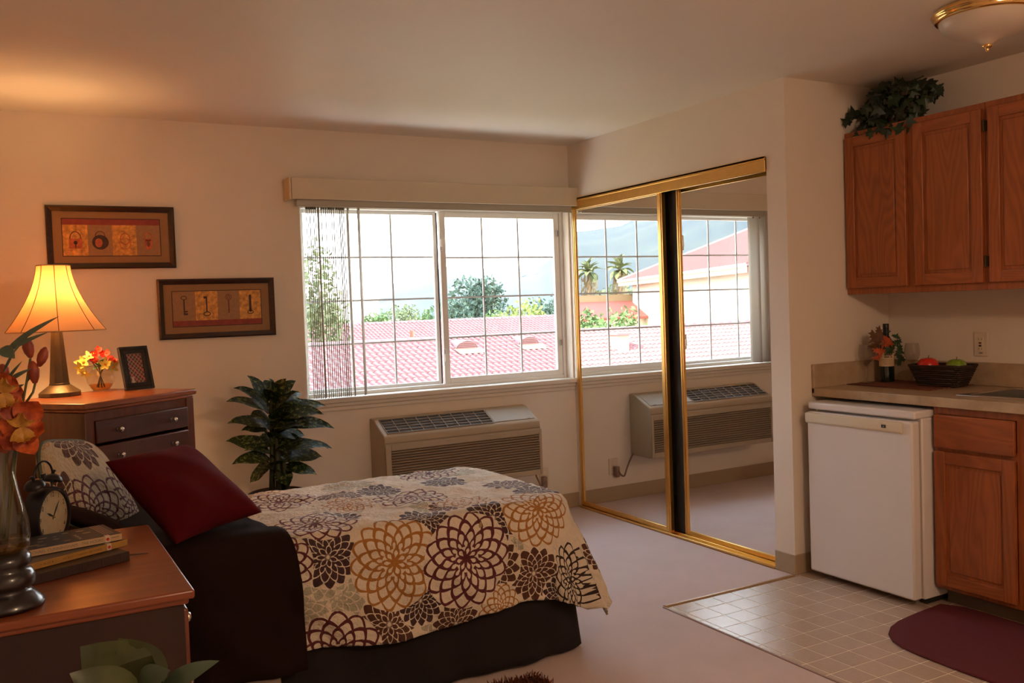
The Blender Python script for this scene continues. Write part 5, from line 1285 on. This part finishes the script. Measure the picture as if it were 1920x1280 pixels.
# unseen glowing fixture added to carry the fill light behind the camera
el = thing('entry_fill_fixture', 'unseen globe fixture added behind the camera as warm fill light', 'ceiling light', (-1.6, -5.6, H))
obj('brass_ring', MB().lathe([(0, 0), (.15, 0), (.15, -.03), (.12, -.035), (0, -.03)], 32), BRASS, el, smooth='auto')
eg = NT('fill_globe'); e = eg.n('ShaderNodeEmission'); e.inputs[0].default_value = (1, .66, .38, 1); e.inputs[1].default_value = 2.5; eg.l(e.outputs[0], eg.out.inputs[0])
obj('glass_bowl', MB().lathe([(.13, -.03), (.11, -.06), (.06, -.08), (0, -.085)], 32), eg.mat, el, smooth=True)
# ================================================================ OUTSIDE
def hz(az_px, D, py=None, mirror=False):
    """point at horizontal distance D in the viewing direction of pixel (x, y); mirror=True follows the closet mirror"""
    v = ray(az_px, py if py is not None else 570); h = math.hypot(v.x, v.y); v = v/h
    if mirror: return Vector((-(CAMC.x+v.x*D)+.03, CAMC.y+v.y*D, CAMC.z+v.z*D))
    return CAMC+v*D
TER = mat('terracotta_tile', (.28, .125, .12, 1), .75, 0, 1.2, .14)
TER2 = mat('terracotta_ridge', (.30, .145, .14, 1), .75, 0, 1.5, .1)
TERR = mat('red_roof', (.20, .05, .035, 1), .8, 0, 3, .1)
sl_ = .30
def roof(name, label, x0, x1, yr, zr, rows, pitch, expo, nparts, group, refx=None):
    O = Vector(((x0+x1)/2, yr, zr)); rf_ = thing(name, label, 'roof', O)
    cs_ = 1/math.hypot(1, sl_); sn = sl_*cs_
    L = rows*expo; yb = yr-L*cs_; zb_ = zr-L*sn
    obj('roof_deck', MB(O).ext([(x0, yr, zr-.05), (x0, yb, zb_-.05), (x0, yb, zb_-.2), (x0, yr, zr-.3), (x0, yr+6, zr-6*sl_-.05), (x0, yr+6, zr-6*sl_+.1), ], (x1-x0, 0, 0)) if False else
        MB(O).ext([(x0, yb, zb_-.04), (x0, yr, zr-.04), (x0, yr+L*cs_, zb_-.04), (x0, yr+L*cs_, zb_-.3), (x0, yb, zb_-.3)], (x1-x0, 0, 0)), TER, rf_)
    # one S-tile mesh; local x across, y up the slope
    tb = MB(); prof = []
    for k in range(8):
        t_ = k/7
        if t_ < .62: a0 = PI*(t_/.62); prof.append((pitch*(.31-.31*math.cos(a0)), .012+.062*math.sin(a0)))
        else: a0 = (t_-.62)/.38; prof.append((pitch*(.62+.40*a0), .012-.010*math.sin(PI*a0)))
    lo = [tb.av((x, 0, z+.030)) for x, z in prof]; hi = [tb.av((x*.985, expo+.05, z*.9+.0)) for x, z in prof]; lb = [tb.av((x, 0, z+.008)) for x, z in prof]
    for k in range(7): tb.af((lo[k], lo[k+1], hi[k+1], hi[k])); tb.af((lb[k], lb[k+1], lo[k+1], lo[k]))
    tmesh = mesh_of('tile', tb, TER, True)
    rot = Matrix(((1, 0, 0), (0, cs_, -sn), (0, sn, cs_))).to_4x4()
    cells = []
    for r_ in range(rows):
        for c_ in range(int((x1-x0)/pitch)):
            s = r_*expo; p = Vector((x0+c_*pitch+R.uniform(-.006, .006), yb+s*cs_, zb_+s*sn)); cells.append(p)
    if nparts:
        rx = refx; cells.sort(key=lambda p: (p-Vector((rx, CAMC.y, CAMC.z))).length)
        vis = [p for p in cells if (p-CAMC).normalized().dot(CAMF) > 0]
        def inview(p):
            d = p-CAMC; u = 960+FPX*d.dot(CAMR)/d.dot(CAMF); v = 640-FPX*d.dot(CAMU)/d.dot(CAMF); return 690 < u < 1040 and 600 < v < 745-(u-560)*.085
        near = [p for p in cells if inview(p)]; near.sort(key=lambda p: (p-CAMC).length); near = near[:nparts]
        ns_ = set(id(p) for p in near)
        for p in near:
            o = bpy.data.objects.new('tile', tmesh); COL.objects.link(o); o.parent = rf_; o.matrix_basis = Matrix.Translation(p-O) @ rot
        cells = [p for p in cells if id(p) not in ns_]
    V_ = []; F_ = []; base_v = [rot @ v for v in tb.v]
    for p in cells:
        n0 = len(V_); V_.extend([tuple(v+p-O) for v in base_v]); F_.extend([tuple(i+n0 for i in f) for f in tb.f])
    me = bpy.data.meshes.new('roof_tiles'); me.from_pydata(V_, [], F_); me.materials.append(TER); me.polygons.foreach_set('use_smooth', [True]*len(F_)); me.update()
    obj('roof_tiles', None, None, rf_, me=me, kind='stuff')
    # ridge caps
    cp_ = MB(); n = 8; rr, r2, Lc = .155, .125, .50
    A_ = [cp_.av((0, rr*math.cos(PI*k/n), rr*.75*math.sin(PI*k/n))) for k in range(n+1)]; B_ = [cp_.av((Lc+.06, r2*math.cos(PI*k/n), r2*.75*math.sin(PI*k/n)-.01)) for k in range(n+1)]
    for k in range(n): cp_.af((A_[k], B_[k], B_[k+1], A_[k+1]))
    cp_.af(A_)
    cm = mesh_of('ridge_cap', cp_, TER2, True)
    k = 0; x = x0
    while x < x1:
        o = bpy.data.objects.new('ridge_cap', cm); COL.objects.link(o); o.parent = rf_; o.location = Vector((x, yr, zr+.02))-O; x += Lc; k += 1
    return rf_, O, cs_, sn
nr, NO, _, _ = roof('tiled_roof', 'near terracotta barrel-tile roof filling the lower window', -25.5, 19, CAMC.y+30, CAMC.z-.975-.12, 17, .235, .42, 290, None, 5.0)
roof('tiled_roof', 'farther terracotta tile roof beyond the near roof\'s ridge', 10.5, 36, CAMC.y+48, CAMC.z-.0128*48-.1, 9, .24, .40, 0, None)
# house bodies below the roofs
HWL = mat('stucco_white', C('#e4d8c8'), .9, 0, 1, .03)
def body(name, label, x0, x1, y0, y1, z0, z1, cat='building', m_=None):
    o = obj(name, MB((x0, y0, z0)).box(x0, x1, y0, y1, z0, z1), m_ or HWL, None, loc=(x0, y0, z0)); tag(o, label, cat); return o
body('building', 'stucco building below the near tiled roof', -25.2, 18.6, 19.2, 30.2, -6, -1.75)
body('building', 'stucco building below the farther tiled roof', 11, 35.5, CAMC.y+45.2, CAMC.y+51, -6, -.45)
# vents on near roof
def on_roof(px, py):
    v = ray(px, py); # plane z = zr + sl*(y-yr)
    yr, zr = NO.y, NO.z; t_ = (zr+sl_*(CAMC.y-yr)-CAMC.z)/(v.z-sl_*v.y); return CAMC+v*t_
for i, (px, py) in enumerate([(875, 657), (991, 649)]):
    p = on_roof(px, py); vt = thing('roof_vent', ['half-round terracotta roof vent left of the window\'s middle bars', 'half-round terracotta roof vent nearer the window\'s right edge'][i], 'roof vent', p)
    rot = Matrix.Rotation(math.atan(sl_), 4, 'X')
    b = MB(); b.T = rot
    b.grid(lambda u, v: (.42*math.cos(PI*u)*(1-.55*v), 1.0*v, .06+.30*math.sin(PI*u)*(1-v)**.8), 14, 6); obj('hood', b, TER2, vt, smooth=True)
    b = MB(); b.T = rot; b.poly([(.42*math.cos(PI*k/14), 0, .06+.30*math.sin(PI*k/14)) for k in range(15)]); obj('vent_face', b, mat('vent_brown', (.13, .07, .06, 1), .9), vt)
    for k in range(4):
        z = .10+.06*k; w_ = .38*math.sqrt(max(.05, 1-(z/.38)**2)); b = MB(); b.T = rot; b.box(-w_, w_, -.015, 0, z, z+.02); obj('louver', b, TER, vt)
    b = MB(); b.T = rot; b.box(-.5, .5, -.55, .02, .075, .09); obj('flashing', b, mat('vent_flashing', (.24, .13, .09, 1), .8), vt)
def pipe(p, h, r, label):
    t_ = thing('vent_pipe', label, 'pipe', p); obj('pipe', MB().lathe([(r, -.2), (r, h), (r*.8, h), (r*.8, h-.02), (0, h-.02)], 12), mat('pipe_paint', (.26, .10, .06, 1), .7) if 'pipe_paint' not in bpy.data.materials else bpy.data.materials['pipe_paint'], t_, smooth='auto'); obj('pipe_collar', MB().lathe([(r*2.2, -.1), (r*1.1, .12)], 12), TER2, t_, smooth=True)
p = hz(773, 38, 640); pipe(p, .45, .09, 'terracotta-coloured vent pipe between the two tiled roofs')
q_ = Vector((-16.6, 22.6, NO.z+sl_*(22.6-NO.y)+.05)); ch = thing('chimney_vent', 'small square chimney stub on the near roof, seen in the closet mirror', 'chimney', q_)
obj('stack', MB().box(-.25, .25, -.25, .25, -.2, .5), mat('chimney_pink', C('#d09080'), .85), ch); obj('cap', MB().box(-.32, .32, -.32, .32, .5, .57), TER2, ch)
# ground
gd_ = MB(); gd_.box(-900, 900, 5, 1500, -6.3, -6.0); struct('ground', gd_, mat('dry_ground', C('#9a8f72'), .95, 0, .05, .2))
# own facade below the window
struct('facade', MB().box(-12, 12, .2, .3, -6, .5), HWL)
# white house in the mirror
P1 = hz(1187, 64, mirror=True); P2 = hz(1373, 45.7, mirror=True); dW = (P2-P1); dW.z = 0; dW.normalize(); back = Vector((-dW.y, dW.x, 0))
if back.x > 0: back = -back
ez = CAMC.z+1.45; P1.z = P2.z = -6; P3 = P1+dW*22
hs_ = thing('white_house', 'large white stucco house with red tile roof, seen in the closet mirror', 'building', P1)
b = MB(P1); b.ext([P1, P3, P3+back*14, P1+back*14], (0, 0, ez+6)); obj('wall', b, HWL, hs_)
up1 = Vector((0, 0, ez)); ov = .8
A = P1-dW*ov-back*ov; Bq = P3+dW*ov-back*ov; Cq = P3+dW*ov+back*(14+ov); Dq = P1-dW*ov+back*(14+ov)
for v in (A, Bq, Cq, Dq): v.z = ez
R1 = (A+Dq)/2+dW*7.8; R2 = (Bq+Cq)/2-dW*7.8; R1.z = R2.z = ez+3.2
b = MB(P1); b.mi = 0
b.poly([A, Bq, R2, R1]); b.poly([Bq, Cq, R2]); b.poly([Cq, Dq, R1, R2]); b.poly([Dq, A, R1]); b.poly([A, Dq, Cq, Bq]); obj('roof', b, mat('house_roof', (.15, .058, .052, 1), .8, 0, 2, .1), hs_)
# tile courses on the visible slopes as raised ribs
rb = MB(P1)
nrib = 110
for k in range(nrib):
    f = (k+.5)/nrib; e0 = A.lerp(Bq, f); s_len = 8.6; dirup = (R1+(R2-R1)*.5-(A+Bq)/2); 
    upv = Vector((back.x*7.8, back.y*7.8, 3.2)); 
    dA = (e0-A).dot(dW); lim = min(1, dA/7.8, ((Bq-e0).dot(dW))/7.8); top = e0+upv*lim
    rb.tube([e0+Vector((0, 0, .03)), top+Vector((0, 0, .03))], .075, 5)
obj('roof_tiles', rb, bpy.data.materials['house_roof'], hs_, kind='stuff')
b = MB(P1); b.tube([A, Bq], .11, 6).tube([A, Dq], .11, 6); b.T = None; obj('gutter', b, mat('gutter_white', C('#cfc4b6'), .5), hs_)
b = MB(P1); b.ext([A+Vector((0, 0, -.32)), Bq+Vector((0, 0, -.32)), Bq+back*.1+Vector((0, 0, -.32)), A+back*.1+Vector((0, 0, -.32))], (0, 0, .3)); obj('fascia', b, mat('fascia_tan', C('#b8a690'), .7), hs_)
b = MB(P1); b.tube([A+Vector((0, 0, .05)), R1+Vector((0, 0, .05)), R2+Vector((0, 0, .05))], .16, 6); obj('hip_ridge', b, TER2, hs_)
# low red-roofed building and tan parapet behind it
p = hz(1090, 58, 575, True); q2 = hz(1187, 60, 575, True)
lb = thing('red_roof_building', 'low building with plain red roof and tan parapet, seen in the mirror', 'building', (p.x, p.y, -6))
O = Vector((p.x, p.y, -6)); xa, xb = q2.x-4, p.x+8
b = MB(O); b.box(xa, xb, p.y, p.y+8, -6, CAMC.z-.95); obj('wall', b, HWL, lb)
b = MB(O); b.ext([(xa-.5, p.y-.7, CAMC.z-.95), (xa-.5, p.y+3.4, CAMC.z+.10), (xa-.5, p.y+3.4, CAMC.z-.1), (xa-.5, p.y-.7, CAMC.z-1.1)], (xb-xa+1, 0, 0)); obj('roof', b, TERR, lb)
b = MB(O); b.box(xa, xb, p.y+3.4, p.y+9, CAMC.z-1, CAMC.z+.55); obj('parapet', b, mat('parapet_tan', (.24, .17, .09, 1), .85), lb)
# trees
FOL = {k: mat('foliage_'+k, C(c), .8, 0, 1.5, .35) for k, c in [('dark', '#43594a'), ('mid', '#5c7644'), ('lime', '#808c48'), ('olive', '#68744e'), ('palm', '#646a44')]}
TRK = mat('bark', C('#6a5642'), .9)
def tree(name, label, base, top_z, rx, rz, fol, group, n=900, leafs=.22, blobs=None, cat='tree', trunk=True):
    base = Vector(base); t_ = thing(name, label, cat, base, 0, group)
    cz = top_z-base.z-rz; b = MB()
    bl = blobs or [(R.uniform(-.45, .45)*rx, R.uniform(-.45, .45)*rx, cz+R.uniform(-.55, .5)*rz, R.uniform(.45, .7)) for _ in range(9)]+[(0, 0, cz, .75)]
    for i in range(n):
        bx_, by_, bz_, br = bl[i % len(bl)]
        d = Vector((R.gauss(0, 1), R.gauss(0, 1), R.gauss(0, 1))).normalized()*(R.uniform(.55, 1.0))
        c = Vector((bx_+d.x*br*rx, by_+d.y*br*rx, bz_+d.z*br*rz*.9)); s = leafs*R.uniform(.6, 1.3)
        q = Quaternion((R.gauss(0, 1), R.gauss(0, 1), R.gauss(0, 1), R.gauss(0, 1))).normalized()
        b.poly([c+q @ Vector((-s, 0, 0)), c+q @ Vector((0, -s*.5, 0)), c+q @ Vector((s, 0, 0)), c+q @ Vector((0, s*.5, 0))])
    obj('foliage', b, FOL[fol], t_, kind='stuff')
    if trunk: obj('trunk', MB().tube([(0, 0, 0), (.1, 0, cz*.5), (0, 0, cz+rz*.3)], [rx*.09, rx*.07, rx*.02], 8), TRK, t_, smooth=True)
    return t_
G1 = 'trees beyond the tiled roofs'
def tr(px, py_top, D, rx, rz, fol, label, n=1000, leafs=.22, mirror=False, name='tree', cat='tree', group=G1):
    p = hz(px, D, py_top, mirror); tree(name, label, (p.x, p.y, -6), p.z, rx, rz, fol, group, n, leafs, None, cat)
tr(883, 504, 95, 3.5, 4.8, 'dark', 'tall dark green tree rising behind the window\'s middle panes', 4200, .27)
tr(858, 552, 82, 2.6, 3.0, 'dark', 'dark rounded tree at the foot of the tall dark tree', 1400, .24)
tr(968, 545, 78, 2.8, 3.2, 'lime', 'yellow-green rounded tree in the right sash', 1800, .22)
tr(928, 566, 90, 2.6, 2.8, 'mid', 'mid green low tree between the dark and yellow-green trees', 1200, .22)
tr(1020, 552, 85, 2.3, 3.4, 'dark', 'dark tree at the window\'s right edge', 1400, .22)
tr(1046, 538, 95, 2.2, 3.6, 'dark', 'dark slender tree cut by the window\'s right frame', 1000, .22)
tr(705, 574, 95, 2.2, 1.9, 'mid', 'small bright green tree left of the muntin bar', 900, .2)
tr(752, 568, 112, 2.5, 2.4, 'olive', 'pale olive tree in the left sash', 1000, .22)
tr(800, 570, 104, 2.4, 2.2, 'mid', 'green bushy tree beside the middle stile', 1100, .22)
tr(592, 420, 42, 1.5, 3.6, 'olive', 'tall feathery pale tree behind the gathered blind slats', 1600, .13)
tr(640, 585, 90, 2.0, 2.0, 'mid', 'low green tree seen through the blind slats', 800, .2)
tr(600, 560, 60, 1.6, 1.8, 'olive', 'loose olive shrub below the tall feathery tree', 700, .16)
G2 = 'shrubs seen in the closet mirror'
tr(1097, 568, 52, 1.6, 2.3, 'mid', 'bushy shrub at the mirror\'s left edge', 1400, .16, True, 'shrub', 'shrub', G2)
tr(1135, 578, 49, 1.5, 2.0, 'mid', 'lower bushy shrub second from the mirror\'s left', 1200, .16, True, 'shrub', 'shrub', G2)
tr(1172, 570, 52, 1.6, 2.3, 'mid', 'bushy shrub beside the white house corner', 1300, .16, True, 'shrub', 'shrub', G2)
tr(1150, 520, 95, 3.5, 3.0, 'olive', 'hazy olive tree between the two palms', 900, .25, True, 'tree', 'tree', G2)
def palm(px, py, D, label):
    p = hz(px, D, py, True); base = Vector((p.x, p.y, -6)); t_ = thing('palm_tree', label, 'palm tree', base, 0, 'palms in the mirror')
    h = p.z+6-1.2; obj('trunk', MB().tube([(0, 0, 0), (.1, 0, h*.5), (0, 0, h)], [.35, .28, .25], 10), TRK, t_, smooth=True)
    for k in range(26):
        a0 = k*2.4; el_ = R.uniform(-.9, 1.3); L_ = R.uniform(1.3, 1.8); d = Vector((math.cos(a0)*math.cos(el_), math.sin(a0)*math.cos(el_), math.sin(el_)))
        obj('frond', MB().leaf((0, 0, h), Vector((0, 0, h))+d*L_, .7, (0, 0, 1), .15, .2, 5), FOL['palm'], t_)
    b = MB()
    for k in range(260):
        a0 = R.random()*6.28; z = h-R.random()*2.6; r_ = .35+.5*R.random(); c = Vector((math.cos(a0)*r_, math.sin(a0)*r_, z)); b.poly([c, c+Vector((.12, 0, -.5)), c+Vector((-.05, .1, -.5))])
    obj('dead_frond_skirt', b, mat('palm_skirt', C('#9c8a68'), .9) if 'palm_skirt' not in bpy.data.materials else bpy.data.materials['palm_skirt'], t_, kind='stuff')
palm(1104, 488, 92, 'palm tree nearer the mirror\'s left edge')
palm(1161, 483, 90, 'palm tree nearer the white house')
# small white distant building + parked cars area in left sash
p = hz(668, 120, 560); body('building', 'small distant pale building behind the gathered blind slats', p.x-3, p.x+3, p.y, p.y+6, -6, p.z+1.2)
# hills
HM = NT('hill_scrub'); o_ = HM.obj(); HM.bsdf(HM.ramp(HM.noise(o_, .012, 8, .65), [(.35, C('#26323a')), (.6, C('#3c4440')), (.8, C('#6a6658'))]), .95)
def hill(name, label, prof, D0, D1, seed):
    R2_ = random.Random(seed); b = MB(); prof = sorted(prof)
    def el(az):
        for (a0, e0), (a1, e1) in zip(prof, prof[1:]):
            if a0 <= az <= a1:
                t_ = (az-a0)/(a1-a0); t_ = t_*t_*(3-2*t_); return e0+(e1-e0)*t_
        return prof[0][1] if az < prof[0][0] else prof[-1][1]
    a0, a1 = prof[0][0], prof[-1][0]
    from mathutils import noise
    def fn(u, v):
        az = math.radians(a0+(a1-a0)*u); D = D0+(D1-D0)*v; top = el(math.degrees(az))*D1+CAMC.z+6
        s = v**.8
        z = -6.5+top*s
        nn = noise.fractal(Vector((u*30, v*6, seed)), 1.0, 2.0, 5)
        z += nn*top*.09*(v*(1.2-v))*2
        rr = D*(1+.04*nn)
        return Vector((rr*math.sin(az)+(0), rr*math.cos(az)+CAMC.y, z))
    b.grid(fn, 220, 26)
    # far side falls away
    o = obj(name, b, HM.mat, None, smooth=True); tag(o, label, 'hill'); return o
hill('hill', 'long hazy hill range across the window view', [(8, .012), (17, .016), (20, .022), (23, .036), (25, .046), (27, .043), (29, .040), (30.5, .042), (32, .055), (35, .065), (45, .05), (60, .03)], 800, 1500, 1)
hill('hill', 'steep scrubby mountain seen in the closet mirror', [(-75, .08), (-60, .12), (-50, .15), (-43, .13), (-41, .118), (-38.4, .10), (-37, .092), (-35.5, .083), (-33.4, .080), (-28, .06), (-20, .035), (-8, .012), (8, .01)], 260, 700, 5)
# haze over the valley
hzv = NT('valley_haze'); vsn = hzv.n('ShaderNodeVolumeScatter'); vsn.inputs['Color'].default_value = (.74, .87, 1, 1); vsn.inputs['Density'].default_value = .00012; vsn.inputs['Anisotropy'].default_value = .3
hzv.t.links.new(vsn.outputs[0], hzv.out.inputs['Volume'])
o = obj('valley_haze', MB((0, 75, -5)).box(-1600, 1600, 75, 1700, -5, 260), hzv.mat, None, loc=(0, 75, -5)); o['kind'] = 'stuff'; o['label'] = 'pale summer haze lying over the valley and hills'; o['category'] = 'haze'
